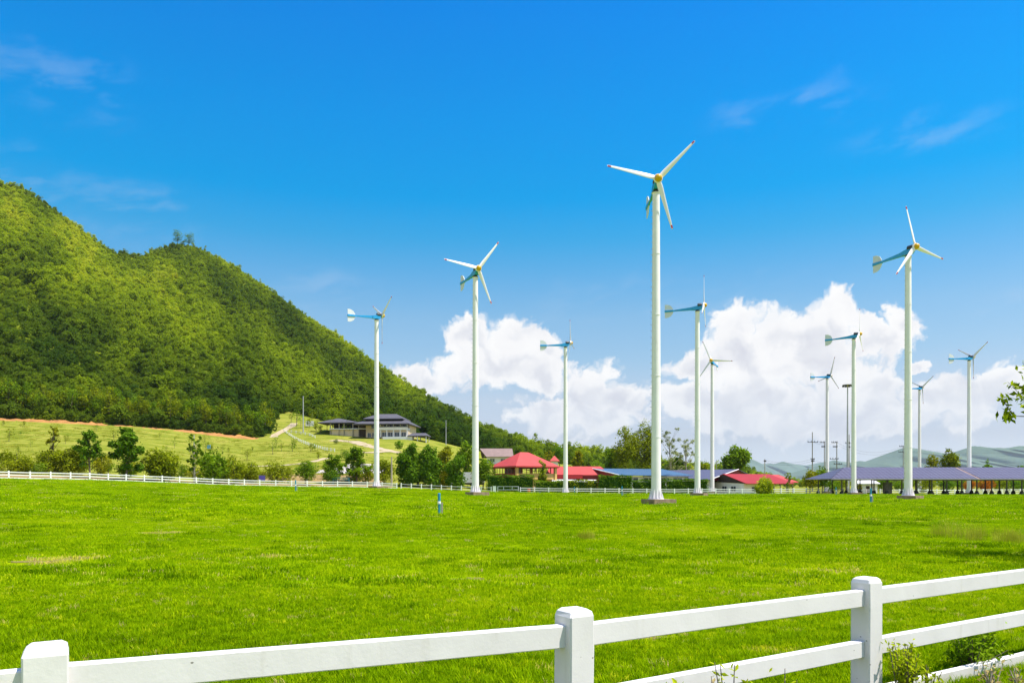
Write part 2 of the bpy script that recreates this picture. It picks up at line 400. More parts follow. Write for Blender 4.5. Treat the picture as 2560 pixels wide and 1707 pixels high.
# ------------------------------------------------------------------ terrain height (thin plate spline through surveyed spots)
def W(px, py, D): return (PX(px, D), D, PZ(py, D))
CP = [(-15, -12, 0), (15, -12, 0), (0, 3, -.04), (6, 8, -.05), (-10, 20, 0), (14, 25, 0), (-30, 40, .1), (0, 45, 0), (35, 45, 0), (-55, 75, .9), (-25, 75, .3), (9, 75, 0), (60, 75, 0),
      (-4.9, 106, .42), (49, 97, 0.05), (-23.4, 136, 1.2), (30.7, 127, .05), (11.3, 160, .15), (66.7, 151, -.05), (110, 120, 0),
      W(0, 1195, 122), W(320, 1202, 137), W(640, 1214, 152), W(900, 1217.5, 160), W(1080, 1225, 163), W(1230, 1230, 164), W(1450, 1233, 164), W(1800, 1234.5, 166), W(2000, 1234, 168), W(2400, 1236, 175),
      (150, 170, -.2), (170, 320, 0), (-160, 90, 4),
      W(0, 1168, 145), W(320, 1180, 160), W(640, 1196, 175), W(850, 1190, 182), W(1000, 1192, 190), W(1150, 1207, 190), (2, 205, 1.0), (22, 205, .5), (55, 212, 0), (100, 215, -.1),
      W(0, 1110, 195), W(320, 1112, 205), W(640, 1147, 220), W(850, 1132, 228), W(1000, 1135, 240), W(1150, 1160, 240),
      W(-300, 1042, 245), W(0, 1052, 250), W(272, 1066, 255), W(500, 1086, 264), W(640, 1101, 270), W(676, 1098, 277), W(722, 1034, 335), W(800, 1078, 290), W(890, 1092, 283), W(960, 1096, 278), W(1030, 1097, 278),
      W(1110, 1116, 275), W(1250, 1150, 285), W(1400, 1166, 300), W(1550, 1190, 320), W(1750, 1203, 340), (130, 360, 0), (220, 380, 0),
      W(-700, 1040, 300), W(0, 1020, 500), W(640, 1020, 500), W(1000, 1060, 500), W(1300, 1140, 500), W(1600, 1195, 500), (180, 520, 0), (320, 520, 0)]
CP = np.array(CP, float)
def _tps(a, b):
    r2 = ((a[:, None, :]-b[None, :, :])**2).sum(-1)
    return 0.5*r2*np.log(r2+1e-9)
_n = len(CP); _s = 100.0
_K = _tps(CP[:, :2]/_s, CP[:, :2]/_s)+np.eye(_n)*1e-4
_P = np.c_[np.ones(_n), CP[:, :2]/_s]
_A = np.zeros((_n+3, _n+3)); _A[:_n, :_n] = _K; _A[:_n, _n:] = _P; _A[_n:, :_n] = _P.T
_w = np.linalg.solve(_A, np.r_[CP[:, 2], 0, 0, 0])
def Gv(x, y):
    q = np.c_[np.ravel(x), np.ravel(y)].astype(float)
    out = np.empty(len(q))
    for i in range(0, len(q), 20000):
        s = q[i:i+20000]/_s
        out[i:i+20000] = _tps(s, CP[:, :2]/_s) @ _w[:_n] + np.c_[np.ones(len(s)), s] @ _w[_n:]
    r = np.hypot(q[:, 0], q[:, 1])
    out *= (1-smooth(520, 850, r))
    out *= smooth(-25, 10, q[:, 1])
    out *= smooth(1.2, 2.6, np.arctan2(q[:, 1], np.abs(q[:, 0])+1e-6)*4+1.0)
    # gentle unevenness
    out += 0.035*np.sin(q[:, 0]*0.31+1.3)*np.sin(q[:, 1]*0.23+.4)*smooth(8, 30, q[:, 1])+0.02*np.sin(q[:, 0]*0.9+q[:, 1]*.6)*smooth(6, 20, q[:, 1])
    return out.reshape(np.shape(x))
def G(x, y): return float(Gv(np.array([x]), np.array([y]))[0])
def hit(px, py, d0=20, d1=420):
    """where the line of sight through a photo pixel meets the ground"""
    D = np.linspace(d0, d1, 1600); x = PX(px, D); z = PZ(py, D); g = Gv(x, D)
    k = np.argmax(z < g)
    return (x[k], D[k], g[k]) if (z < g).any() else (x[-1], D[-1], g[-1])

# ground sheet: fine fan in front, coarse behind, out to the horizon
azs = np.r_[np.linspace(-math.pi, -0.95, 40)[:-1], np.linspace(-0.95, 0.95, 420), np.linspace(0.95, math.pi, 40)[1:]]
rs = np.r_[0.6, np.geomspace(1.5, 700, 200), np.geomspace(760, 14000, 22)]
A_, R_ = np.meshgrid(azs, rs); gx = R_*np.sin(A_); gy = R_*np.cos(A_); gz = Gv(gx, gy)
gz = np.where(R_ > 900, -1.0*smooth(900, 3000, R_), gz)
nv, nu = gx.shape
verts = np.c_[gx.ravel(), gy.ravel(), gz.ravel()]
idx = np.arange(nv*nu).reshape(nv, nu)
faces = np.stack([idx[:-1, :-1], idx[:-1, 1:], idx[1:, 1:], idx[1:, :-1]], -1).reshape(-1, 4)
me = bpy.data.meshes.new('ground'); me.from_pydata(verts.tolist(), [], faces.tolist()); me.update()
for p in me.polygons: p.use_smooth = True
# how far beyond the paddock fence (meadow) each spot is
FENCE_PX = [(-500, 104), (-200, 112), (0, 122), (320, 137), (640, 152), (900, 160), (1080, 163), (1230, 164), (1450, 164), (1800, 166), (2000, 169), (2150, 172), (2400, 184), (2700, 196)]
_fa = np.array([math.atan2(PX(p, d), d) for p, d in FENCE_PX]); _fr = np.array([math.hypot(PX(p, d), d) for p, d in FENCE_PX])
fr = np.interp(A_.ravel(), _fa, _fr)
meadow = smooth(0, 3.0, R_.ravel()-fr)
fattr(me, 'meadow', meadow, 'POINT')
mg, nt = newmat('grass_ground'); n = N(nt); p = n.pos()
flat = n.scalev(p, (1, 1, 0))
big = n.noise(flat, 0.05, 3); mid = n.noise(flat, 0.35, 4, 0.6); fine = n.noise(flat, 4.5, 5, 0.7)
lawn = n.ramp(mid, [(0.25, (0.125, 0.220, 0.001)), (0.5, (0.195, 0.300, 0.002)), (0.75, (0.250, 0.330, 0.003))])
lawn = n.mix(n.sm(big, 0.4, 0.65), lawn, n.mix(1.0, lawn, (1.20, 1.02, 0.9), 'MULTIPLY'))
lawn = n.mix(0.45, lawn, n.mix(1.0, lawn, n.ramp(fine, [(0.25, (0.35, 0.42, 0.35)), (0.7, (1.5, 1.4, 1.3))]), 'MULTIPLY'))
dry = n.sm(n.noise(flat, 0.16, 5, 0.7), 0.655, 0.72)
lawn = n.mix(n.math('MULTIPLY', dry, 0.55), lawn, (0.30, 0.20, 0.055))
mdw = n.ramp(n.noise(n.scalev(p, (0.10, 0.22, 0.2)), 1.0, 5, 0.65), [(0.3, (0.115, 0.150, 0.012)), (0.5, (0.21, 0.225, 0.030)), (0.7, (0.31, 0.275, 0.060))])
mdw = n.mix(0.4, mdw, n.mix(1.0, mdw, n.ramp(n.noise(flat, 1.1, 4, 0.7), [(0.3, (0.5, 0.6, 0.5)), (0.7, (1.3, 1.25, 1.2))]), 'MULTIPLY'))
at = n.n('ShaderNodeAttribute', attribute_name='meadow')
col = n.mix(at.outputs['Fac'], lawn, mdw)
n.princ(col, 0.95, 0, n.bump(n.noise(flat, 3.0, 6, 0.75), 0.7, 0.10), 0.0)
me.materials.append(mg)
ground = struct(obj('ground', me))

# dry bare patches in the paddock: ragged thin sheets of straw coloured turf
def ragged(name, px, D, rx, ry, mat, seed):
    r = random.Random(seed); cx = PX(px, D); b = MB(); k = 40; ring = []
    for i in range(k):
        t = 2*math.pi*i/k; q = 0.65+0.35*math.sin(3*t+seed)+r.uniform(-.18, .18)
        x = cx+rx*q*math.cos(t); y = D+ry*q*math.sin(t); ring.append((x, y, G(x, y)+0.012))
    b.v = [(cx, D, G(cx, D)+0.014)]+ring
    b.f = [(0, 1+i, 1+(i+1) % k) for i in range(k)]
    return struct(obj(name, b, mat))
M['dryturf'] = paint('dry_turf', (0.17, 0.15, 0.022), 0.95, 0.35, 0.7, dirt=(0.12, 0.16, 0.004), bump=0.5)

# ------------------------------------------------------------------ instancing (grass, wood): points on one object
def instancer(name, variants, pos, rot, sc, tint, pick, mat):
    V = []; Fc = []; vid = []
    for k, (v, f) in enumerate(variants):
        o = len(V); V += [tuple(q) for q in v]; Fc += [tuple(i+o for i in q) for q in f]; vid += [k]*len(v)
    nb = len(V); npt = len(pos)
    allv = np.vstack([np.array(V, float), pos])
    me = bpy.data.meshes.new(name); me.from_pydata(allv.tolist(), [], Fc); me.update()
    def att(nm, ty, arr, key):
        a = me.attributes.new(nm, ty, 'POINT'); a.data.foreach_set(key, arr)
    att('is_point', 'BOOLEAN', np.r_[np.zeros(nb, bool), np.ones(npt, bool)], 'value')
    att('vid', 'INT', np.r_[np.array(vid), np.full(npt, -1)].astype(np.int32), 'value')
    att('pick', 'INT', np.r_[np.zeros(nb), pick].astype(np.int32), 'value')
    att('tint', 'FLOAT', np.r_[np.zeros(nb), tint].astype(np.float32), 'value')
    att('rot', 'FLOAT_VECTOR', np.vstack([np.zeros((nb, 3)), rot]).astype(np.float32).ravel(), 'vector')
    att('sc', 'FLOAT_VECTOR', np.vstack([np.ones((nb, 3)), sc]).astype(np.float32).ravel(), 'vector')
    me.materials.append(mat)
    o = bpy.data.objects.new(name, me); C.objects.link(o)
    g = bpy.data.node_groups.new(name+'_scatter', 'GeometryNodeTree')
    g.interface.new_socket('Geometry', in_out='INPUT', socket_type='NodeSocketGeometry')
    g.interface.new_socket('Geometry', in_out='OUTPUT', socket_type='NodeSocketGeometry')
    nd = g.nodes; gi = nd.new('NodeGroupInput'); go = nd.new('NodeGroupOutput')
    def na(nm, ty):
        a = nd.new('GeometryNodeInputNamedAttribute'); a.data_type = ty; a.inputs[0].default_value = nm; return a.outputs[0]
    sp = nd.new('GeometryNodeSeparateGeometry'); sp.domain = 'POINT'
    g.links.new(gi.outputs[0], sp.inputs[0]); g.links.new(na('is_point', 'BOOLEAN'), sp.inputs[1])
    si = nd.new('GeometryNodeSplitToInstances'); si.domain = 'POINT'
    g.links.new(sp.outputs[1], si.inputs[0]); g.links.new(na('vid', 'INT'), si.inputs['Group ID'])
    ip = nd.new('GeometryNodeInstanceOnPoints')
    g.links.new(sp.outputs[0], ip.inputs['Points']); g.links.new(si.outputs[0], ip.inputs['Instance'])
    ip.inputs['Pick Instance'].default_value = True
    g.links.new(na('pick', 'INT'), ip.inputs['Instance Index']); g.links.new(na('rot', 'FLOAT_VECTOR'), ip.inputs['Rotation']); g.links.new(na('sc', 'FLOAT_VECTOR'), ip.inputs['Scale'])
    g.links.new(ip.outputs[0], go.inputs[0])
    md = o.modifiers.new('scatter', 'NODES'); md.node_group = g
    return o

# ------------------------------------------------------------------ grass
def tuft(blades, spread, h, wdt, seed, lean=0.5):
    r = random.Random(seed); V = []; Fc = []
    for _ in range(blades):
        a = r.uniform(0, 2*math.pi); rr = spread*math.sqrt(r.random()); x, y = rr*math.cos(a), rr*math.sin(a)
        hh = h*r.uniform(0.45, 1.1); d = r.uniform(0, 2*math.pi); l = hh*lean*r.uniform(0.2, 1.2)
        ca, sa = math.cos(d), math.sin(d); ww = wdt*r.uniform(0.7, 1.3)
        o = len(V)
        V += [(x-sa*ww, y+ca*ww, -0.02), (x+sa*ww, y-ca*ww, -0.02), (x+ca*l*.35+sa*ww*.8, y+sa*l*.35-ca*ww*.8, hh*.6), (x+ca*l*.35-sa*ww*.8, y+sa*l*.35+ca*ww*.8, hh*.6), (x+ca*l, y+sa*l, hh)]
        Fc += [(o, o+1, o+2, o+3), (o+3, o+2, o+4)]
    return V, Fc
nr = np.random.default_rng(5)
def field_noise(x, y, s, seed):
    """cheap smooth value noise"""
    g = np.random.default_rng(seed).random((64, 64))
    u = x*s; v = y*s; i = np.floor(u).astype(int); j = np.floor(v).astype(int); a = u-i; b = v-j
    a = a*a*(3-2*a); b = b*b*(3-2*b)
    q = lambda ii, jj: g[ii % 64, jj % 64]
    return (q(i, j)*(1-a)+q(i+1, j)*a)*(1-b)+(q(i, j+1)*(1-a)+q(i+1, j+1)*a)*b
def scatter(d0, d1, count, power=1.0):
    u = nr.random(count); D = (d0**power+u*(d1**power-d0**power))**(1/power)
    wd = np.interp(D, [4, 14, 60], [2600, 1900, 600]); px = CX+(nr.uniform(-1, 1, count))*(1280+wd); x = PX(px, D)
    return x, D
vars_ = [tuft(30, 0.075, 0.055, 0.0026, 1, .7), tuft(26, 0.08, 0.045, 0.0028, 2, .8), tuft(32, 0.07, 0.072, 0.0026, 3, .7),
         tuft(46, 0.26, 0.070, 0.006, 4, .7), tuft(50, 0.30, 0.060, 0.007, 5, .7), tuft(64, 0.9, 0.08, 0.020, 6, .8), tuft(72, 1.1, 0.07, 0.022, 7, .8),
         tuft(70, 0.20, 0.22, 0.006, 8, 0.8), tuft(90, 0.42, 0.24, 0.010, 9, 0.7)]
PATCH = [(2280, 39, 1.9, .9), (2120, 43, 1.7, .7), (2170, 41, 1.0, .5), (2440, 41, 1.5, .5), (2550, 42, 2.0, .5), (110, 18.5, 0.8, .9), (215, 19.3, .5, .6), (1560, 9.6, .55, .28), (1930, 8.8, .35, .16), (700, 20, .6, .35), (1180, 15.5, .5, .3), (2050, 17, .7, .3), (400, 30, 1.0, .6)]
P_, Rt, Sc, Ti, Pk = [], [], [], [], []
def add_grass(x, y, pick, smin, smax, tbias=0.0, tvar=0.22, zs=1.0):
    z = Gv(x, y); k = len(x)
    nse = 0.50*field_noise(x, y, 0.13, 3)+0.30*field_noise(x, y, 0.5, 4)+0.30*field_noise(x, y, 1.9, 5)-.05
    keep = np.ones(k, bool); dryv = np.zeros(k)
    for (pp, pd_, prx, pry) in PATCH:
        q = ((x-PX(pp, pd_))/(prx*1.1))**2+((y-pd_)/(pry*1.1))**2+.5*(field_noise(x, y, 2.0, 6)-.5)
        keep &= ~((q < 1) & (nr.random(k) < .72)); dryv = np.maximum(dryv, np.clip(1.5-q, 0, 1))
    x, y, z, nse, dryv = x[keep], y[keep], z[keep], nse[keep], dryv[keep]; k = len(x)
    P_.append(np.c_[x, y, z]); Rt.append(np.c_[nr.normal(0, .08, k), nr.normal(0, .08, k), nr.uniform(0, 6.28, k)])
    s = nr.uniform(smin, smax, k)*(0.75+0.5*field_noise(x, y, 0.5, 9)); Sc.append(np.c_[s, s, s*zs])
    Ti.append(np.clip(0.295+0.43*nse+tbias+nr.normal(0, tvar*.6, k)+dryv*.45+(nr.random(k) < .02)*.5, 0, 1)); Pk.append(pick[keep] if isinstance(pick, np.ndarray) else np.full(k, pick))
def spread(d0, d1, cnt, picks, smin, smax, power=1.7, **kw):
    x, y = scatter(d0, d1, cnt, power); x = np.asarray(x); y = np.asarray(y)
    keep = np.interp(np.arctan2(x, y), _fa, _fr) > np.hypot(x, y)+0.4
    x, y = x[keep], y[keep]
    add_grass(x, y, nr.choice(picks, len(x)), smin, smax, **kw)
spread(2.4, 14, 120000, [0, 1, 2], .8, 1.35)
spread(2.4, 9.5, 28000, [2, 2, 0], 1.1, 1.9, tbias=-.10)
spread(11, 46, 72000, [3, 4], .8, 1.3, 1.6)
spread(40, 175, 46000, [5, 6], .7, 1.3, 1.5)
spread(7, 60, 330, [7, 8], .25, .6, 1.5, tbias=-0.16, tvar=.12)
spread(40, 150, 500, [8, 8], .8, 2.2, 1.5, tbias=-0.32, tvar=.12, zs=0.55)
# clumps of darker tussocks that show as dark dabs across the paddock
for _ in range(120):
    D = 14*(150/14)**rng.random(); px = rng.uniform(-100, 2660); x0 = PX(px, D); k = rng.randint(4, 12); sp = 0.25+0.008*D
    x = x0+nr.normal(0, sp*2.2, k); y = D+nr.normal(0, sp*1.2, k)
    keep = np.interp(np.arctan2(x, y), _fa, _fr) > np.hypot(x, y)+1
    if keep.sum() > 1: add_grass(x[keep], y[keep], 8, .5+.006*D, .9+.009*D, tbias=-.36, tvar=.10, zs=.55)
grass = stuff(instancer('grass', vars_, np.vstack(P_), np.vstack(Rt), np.vstack(Sc), np.concatenate(Ti), np.concatenate(Pk), M['grass_i']))
grass['label'] = 'short bright green grass covering the paddock'
# rough tufts over the meadow slope
P_, Rt, Sc, Ti, Pk = [], [], [], [], []
k = 9000; D = 130*(300/130)**nr.random(k); px = nr.uniform(-300, 1500, k); x = PX(px, D)
keep = (np.interp(np.arctan2(x, D), _fa, _fr) < np.hypot(x, D)-10) & (D < np.interp(px, [-300, 0, 640, 676, 722, 900, 1500], [244, 248, 268, 275, 330, 270, 250])) & (field_noise(x, D, .05, 17) > .35)
add_grass(x[keep], D[keep], 5, .5, 1.3, tbias=-.22, tvar=.2, zs=2.2)
mgs = stuff(instancer('meadow_grass', vars_, np.vstack(P_), np.vstack(Rt), np.vstack(Sc), np.concatenate(Ti), np.concatenate(Pk), M['drygrass'])); mgs['label'] = 'rough pale grass tufts over the hillside meadow'
# taller seeding grass at the right of the paddock
P_, Rt, Sc, Ti, Pk = [], [], [], [], []
tall = [tuft(60, 0.35, 0.75, 0.006, 21, 0.5), tuft(50, 0.30, 0.65, 0.006, 22, 0.6)]
x = PX(nr.normal(2530, 42, 34), 25.5); y = nr.normal(25.5, 1.5, 34); add_grass(x, y, 0, .45, .9, tbias=-.22)
x = PX(nr.normal(1460, 14, 8), 27); y = nr.normal(27, .4, 8); add_grass(x, y, 1, .35, .6, tbias=-.2)
tg = stuff(instancer('seeding_grass', tall, np.vstack(P_), np.vstack(Rt), np.vstack(Sc), np.concatenate(Ti), np.concatenate(Pk), M['drygrass']))
tg['label'] = 'taller pale seeding grass at the right of the paddock'
for i, (px, D, rx, ry) in enumerate(PATCH):
    ragged('bare_patch', px, D, rx, ry, M['dryturf'], i)

# ------------------------------------------------------------------ wooded hill
RIDGE = [(-1300, 420, 620), (-700, 400, 640), (-300, 400, 670), (0, 442, 700), (54, 452, 702), (141, 512, 708), (218, 572, 720), (283, 616, 735), (350, 628, 760), (392, 611, 790), (435, 599, 810), (490, 604, 815),
         (566, 642, 790), (653, 697, 760), (762, 773, 720), (871, 844, 690), (947, 898, 660), (1034, 958, 630), (1143, 1018, 590), (1219, 1056, 560), (1306, 1092, 530), (1415, 1114, 510), (1513, 1121, 500), (1600, 1136, 490), (1760, 1170, 480), (1900, 1190, 470)]
FOOT = [(-1300, 300), (-700, 262), (-300, 249), (0, 254), (272, 259), (500, 268), (640, 275), (672, 283), (700, 330), (722, 345), (760, 335), (800, 318), (900, 312), (1030, 300), (1110, 292), (1250, 300), (1400, 330), (1600, 400), (1900, 440)]
RIDGE = np.array(RIDGE, float); FOOT = np.array(FOOT, float)
def hill_xyz(px, t):
    px = np.asarray(px, float); t = np.asarray(t, float)
    Df = np.interp(px, FOOT[:, 0], FOOT[:, 1]); Dr = np.interp(px, RIDGE[:, 0], RIDGE[:, 2]); py = np.interp(px, RIDGE[:, 0], RIDGE[:, 1])
    zf = Gv(PX(px, Df), Df)-0.3
    zr = PZ(py, Dr)-6.0
    zr = np.maximum(zr, zf+1)
    tt = np.clip(t, 0, 1)
    D = Df+(Dr-Df)*tt; z = zf+(zr-zf)*(0.86*tt+0.14*tt**2)
    # gullies and spurs: push the slope in and out along the line of sight
    ppy = YH-(z-H)*F/D
    d1 = ((px-355)*0.57-(ppy-624)*0.82)/60.0
    d2 = ((px-120)*0.62-(ppy-560)*0.78)/70.0
    g = 0.075*np.exp(-(d1-0.6)**2/1.6)-0.03*np.exp(-(d1+2.0)**2/2.0)+0.035*np.exp(-d2**2/1.5)
    g += 0.110*(field_noise(px*1.0-ppy*0.8, ppy*.6+px*.3, 0.011, 31)-.5)+0.055*(field_noise(px-ppy*.7, ppy*.7+px*.3, 0.028, 32)-.5)
    k = 1+g*np.sin(np.pi*np.clip(tt, 0, 1))**0.7
    over = np.maximum(t-1, 0)
    x = PX(px, D)*k; y = D*k; z = H+(z-H)*k
    y = y+over*420; x = x+over*420*(px-CX)/F*.3; z = z-over*np.maximum(zr, 0)*1.6
    return x, y, z
pxs = np.linspace(-1300, 1900, 330); ts = np.r_[np.linspace(0, 1, 70), np.linspace(1.03, 1.7, 14)]
PXg, Tg = np.meshgrid(pxs, ts); hx, hy, hz = hill_xyz(PXg.ravel(), Tg.ravel())
nv, nu = PXg.shape; idx = np.arange(nv*nu).reshape(nv, nu)
faces = np.stack([idx[:-1, :-1], idx[:-1, 1:], idx[1:, 1:], idx[1:, :-1]], -1).reshape(-1, 4)
me = bpy.data.meshes.new('hill'); me.from_pydata(np.c_[hx, hy, hz].tolist(), [], faces.tolist()); me.update()
for p in me.polygons: p.use_smooth = True
mh, nt = newmat('hill_scrub'); n = N(nt); p = n.pos()
c = n.ramp(n.noise(p, 0.09, 5, 0.65), [(0.3, (0.095, 0.130, 0.008)), (0.7, (0.180, 0.215, 0.014))])
n.princ(c, 0.95, 0, n.bump(n.noise(p, 0.25, 5, .7), 0.8, 1.5), 0.0); me.materials.append(mh)
struct(obj('hill', me))

def crown_mesh(rad, hgt, leaves, size, seed, lob=7):
    r = np.random.default_rng(seed); V = []; Fc = []
    L = []
    for i in range(lob):
        a = r.uniform(0, 6.28); q = rad*0.55*math.sqrt(r.random()); L.append((q*math.cos(a), q*math.sin(a), hgt*r.uniform(.30, .85), rad*r.uniform(.35, .62)))
    for i in range(leaves):
        l = L[i % lob]; d = r.normal(size=3); d /= np.linalg.norm(d); d[2] = d[2]*.85+.15
        c = np.array(l[:3])+d*l[3]*r.uniform(.75, 1.05)*np.array([1, 1, .85])
        if c[2] < 0.2: c[2] = 0.2
        nrm = d*0.8+r.normal(size=3)*.55+np.array([0, 0, .35]); nrm /= np.linalg.norm(nrm)
        u = np.cross(nrm, r.normal(size=3)); u /= np.linalg.norm(u); w = np.cross(nrm, u); s = size*r.uniform(.55, 1.2)
        o = len(V); V += [tuple(c-u*s*.9), tuple(c-w*s*.5), tuple(c+u*s*.9), tuple(c+w*s*.5)]; Fc.append((o, o+1, o+2, o+3))
    return V, Fc
fv = [crown_mesh(3.6, 7.5, 420, .62, 50, 7), crown_mesh(3.0, 8.5, 380, .55, 51, 6), crown_mesh(4.3, 7.0, 480, .66, 52, 9), crown_mesh(2.6, 6.0, 320, .55, 53, 5), crown_mesh(3.8, 9.0, 460, .6, 54, 8), crown_mesh(2.2, 9.5, 300, .5, 55, 6)]
NT = 88000
px = nr.uniform(-700, 1750, NT); t = nr.random(NT)*1.06
# keep about even spacing in the world
Df = np.interp(px, FOOT[:, 0], FOOT[:, 1]); Dr = np.interp(px, RIDGE[:, 0], RIDGE[:, 2])
wgt = (Df+(Dr-Df)*np.minimum(t, 1))*(Dr-Df); keep = nr.random(NT) < wgt/wgt.max()*1.25
px = np.r_[px[keep], nr.uniform(-400, 1300, 2600)]; t = np.r_[np.clip(t[keep], 0.004, 1.06), .004+.16*nr.random(2600)**1.5]; under = np.arange(len(px)) >= len(px)-2600
x, y, z = hill_xyz(px, t)
ppy = YH-(z-H)*F/y
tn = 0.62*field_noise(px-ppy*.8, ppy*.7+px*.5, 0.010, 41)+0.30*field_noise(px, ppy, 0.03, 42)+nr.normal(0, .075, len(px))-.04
tn += 0.16*smooth(0.25, 0.8, t)-0.24*smooth(.45, 0, t)-.45*np.exp(-((((px-355)*0.57-(ppy-624)*0.82)/60.0-.9)**2)/1.2)*smooth(300, 420, px)+.10*smooth(700, 1000, px)+.26*smooth(.55, 1, t)*smooth(430, 560, px)*smooth(1150, 900, px)-.05*smooth(400, 100, px)  # shaded gully and foot, sunlit shoulder painted into the foliage tint
s = nr.choice([.30, .38, .47, .58, .74, 1.0], len(px), p=[.2, .25, .22, .18, .11, .04])*nr.uniform(.85, 1.15, len(px))*(1-0.25*smooth(.8, 1, t)); s = np.where(under, nr.uniform(.28, .5, len(px)), s)
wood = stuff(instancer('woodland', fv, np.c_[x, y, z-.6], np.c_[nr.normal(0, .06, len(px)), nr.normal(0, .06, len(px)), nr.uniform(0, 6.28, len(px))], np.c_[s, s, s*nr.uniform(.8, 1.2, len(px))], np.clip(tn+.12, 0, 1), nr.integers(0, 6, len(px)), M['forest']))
wood['label'] = 'dense green woodland covering the hillside'

# far low wood behind the red roofs and the plain to the right
k = 900; D = nr.uniform(520, 640, k); px = nr.uniform(1500, 3000, k); x = PX(px, D); s = nr.uniform(.9, 1.35, k)*np.interp(px, [1500, 1860, 1960, 3000], [1.25, 1.2, .55, .6])
wood2 = stuff(instancer('far_woodland', fv, np.c_[x, D, Gv(x, D)-.5], np.c_[np.zeros(k), np.zeros(k), nr.uniform(0, 6.28, k)], np.c_[s, s, s*1.1], nr.uniform(.25, .75, k), nr.integers(0, 6, k), M['forest']))
wood2['label'] = 'low belt of far green trees behind the red roofs'

# far hills
def far_hill(name, prof, D, depth, mat, seed):
    prof = np.array(prof, float); r = np.random.default_rng(seed)
    pxs = np.linspace(prof[0, 0], prof[-1, 0], 220); py = np.interp(pxs, prof[:, 0], prof[:, 1])
    py = py+1.6*(field_noise(pxs, pxs*0, .12, seed)-.5)+2.5*(field_noise(pxs, pxs*0, .03, seed+1)-.5)
    rows = np.linspace(0, 1, 30); V = []
    for t in rows:
        Dt = D-depth*(1-t); zt = PZ(py, D)*(t**1.15); k = 1+0.045*np.sin(np.pi*t)*(field_noise(pxs, pxs*0+t*40, .06, seed+2)-.5)*2
        V.append(np.c_[PX(pxs, D)*k, np.full_like(pxs, Dt)*k, zt-4*(1-t)])
    V.append(np.c_[PX(pxs, D), np.full_like(pxs, D+depth), np.full_like(pxs, -10)])
    V = np.vstack(V); nu = len(pxs); idx = np.arange(len(V)).reshape(-1, nu)
    f = np.stack([idx[:-1, :-1], idx[:-1, 1:], idx[1:, 1:], idx[1:, :-1]], -1).reshape(-1, 4)
    me = bpy.data.meshes.new(name); me.from_pydata(V.tolist(), [], f.tolist()); me.update()
    for p in me.polygons: p.use_smooth = True
    me.materials.append(mat); return struct(obj(name, me))
mf, nt = newmat('far_hill_woods'); n = N(nt); p = n.pos()
c = n.ramp(n.noise(p, 0.012, 6, 0.65), [(0.3, (0.070, 0.115, 0.080)), (0.7, (0.110, 0.155, 0.105))])  # haze put into the colour: woods made lighter and bluer
n.princ(c, 0.95, 0, n.bump(n.noise(p, 0.03, 5, .7), 0.8, 10), 0.0)
far_hill('far_hills', [(1950, 1200), (2020, 1172), (2060, 1160), (2075, 1155), (2110, 1162), (2148, 1152), (2185, 1158), (2212, 1142), (2244, 1124), (2256, 1119), (2290, 1120), (2325, 1128), (2350, 1132), (2385, 1138), (2415, 1120), (2436, 1115), (2475, 1119), (2515, 1120), (2548, 1114), (2650, 1122), (2800, 1140), (3000, 1110), (3300, 1180)], 9000, 3200, mf, 70)
far_hill('distant_hills', [(1600, 1195), (1780, 1178), (1858, 1150), (1878, 1147), (1905, 1158), (1940, 1158), (1958, 1153), (1985, 1160), (2010, 1162), (2090, 1150), (2200, 1172), (2600, 1180)], 13500, 2500, mf, 74)

# red earth cut along the foot of the wood
b = MB(); cols = np.linspace(-700, 676, 170); rows = 6
for j in range(rows+1):
    for i, px in enumerate(cols):
        D0 = float(np.interp(px, FOOT[:, 0], FOOT[:, 1]))-3.6; D = D0+j*.75
        hgt = (1.35+.25*math.sin(px*.013)+.12*math.sin(px*.083+1)+rng.uniform(-.35, .35)*(j > 2))*(1-smooth(620, 680, px)*.5)
        k = j/rows
        b.v.append((PX(px, D)+rng.uniform(-.2, .2), D+rng.uniform(-.2, .2), G(PX(px, D0), D0)-.3+hgt*k**.7+rng.uniform(-.12, .12)*(j > 0)))
nu = len(cols)
for j in range(rows):
    for i in range(nu-1): b.f.append((j*nu+i, j*nu+i+1, (j+1)*nu+i+1, (j+1)*nu+i))
struct(obj('earth_bank', b, M['soil'], sm=False))

def ribbon(name, pts, width, mat, lift=.06, sub=6):
    """strip laid on the ground through photo points"""
    P = []
    for (px, py) in pts: P.append(Vector(hit(px, py, 130, 400)))
    Q = []
    for i in range(len(P)-1):
        for k in range(sub): Q.append(P[i].lerp(P[i+1], k/sub))
    Q.append(P[-1]); b = MB()
    for i, q in enumerate(Q):
        d = (Q[min(i+1, len(Q)-1)]-Q[max(i-1, 0)]); d.z = 0; d.normalize(); s = Vector((-d.y, d.x, 0))*width/2*rng.uniform(.85, 1.15)
        for e in (-1, 1):
            v = q+s*e; b.v.append((v.x, v.y, G(v.x, v.y)+lift))
    for i in range(len(Q)-1): b.f.append((2*i, 2*i+2, 2*i+3, 2*i+1))
    return struct(obj(name, b, mat))
z3 = lambda x, y: (600+x/3.675, 900+y/3.675)
ribbon('path', [z3(290, 735), z3(320, 690), z3(400, 650), z3(470, 610), z3(500, 580)], 2.6, M['path'])
ribbon('path', [z3(850, 735), z3(1040, 750), z3(1160, 785), z3(1300, 820), z3(1400, 840), z3(1470, 850)], 4.2, M['path'])
ribbon('path', [z3(1060, 848), z3(1200, 850), z3(1300, 842), z3(1380, 838)], 2.2, M['path'], .09)
ribbon('path', [z3(660, 935), z3(740, 915), z3(800, 900)], 2.2, M['path'])
ribbon('path', [z3(0, 975), z3(200, 975), z3(420, 965), z3(600, 945)], 1.6, M['path'])
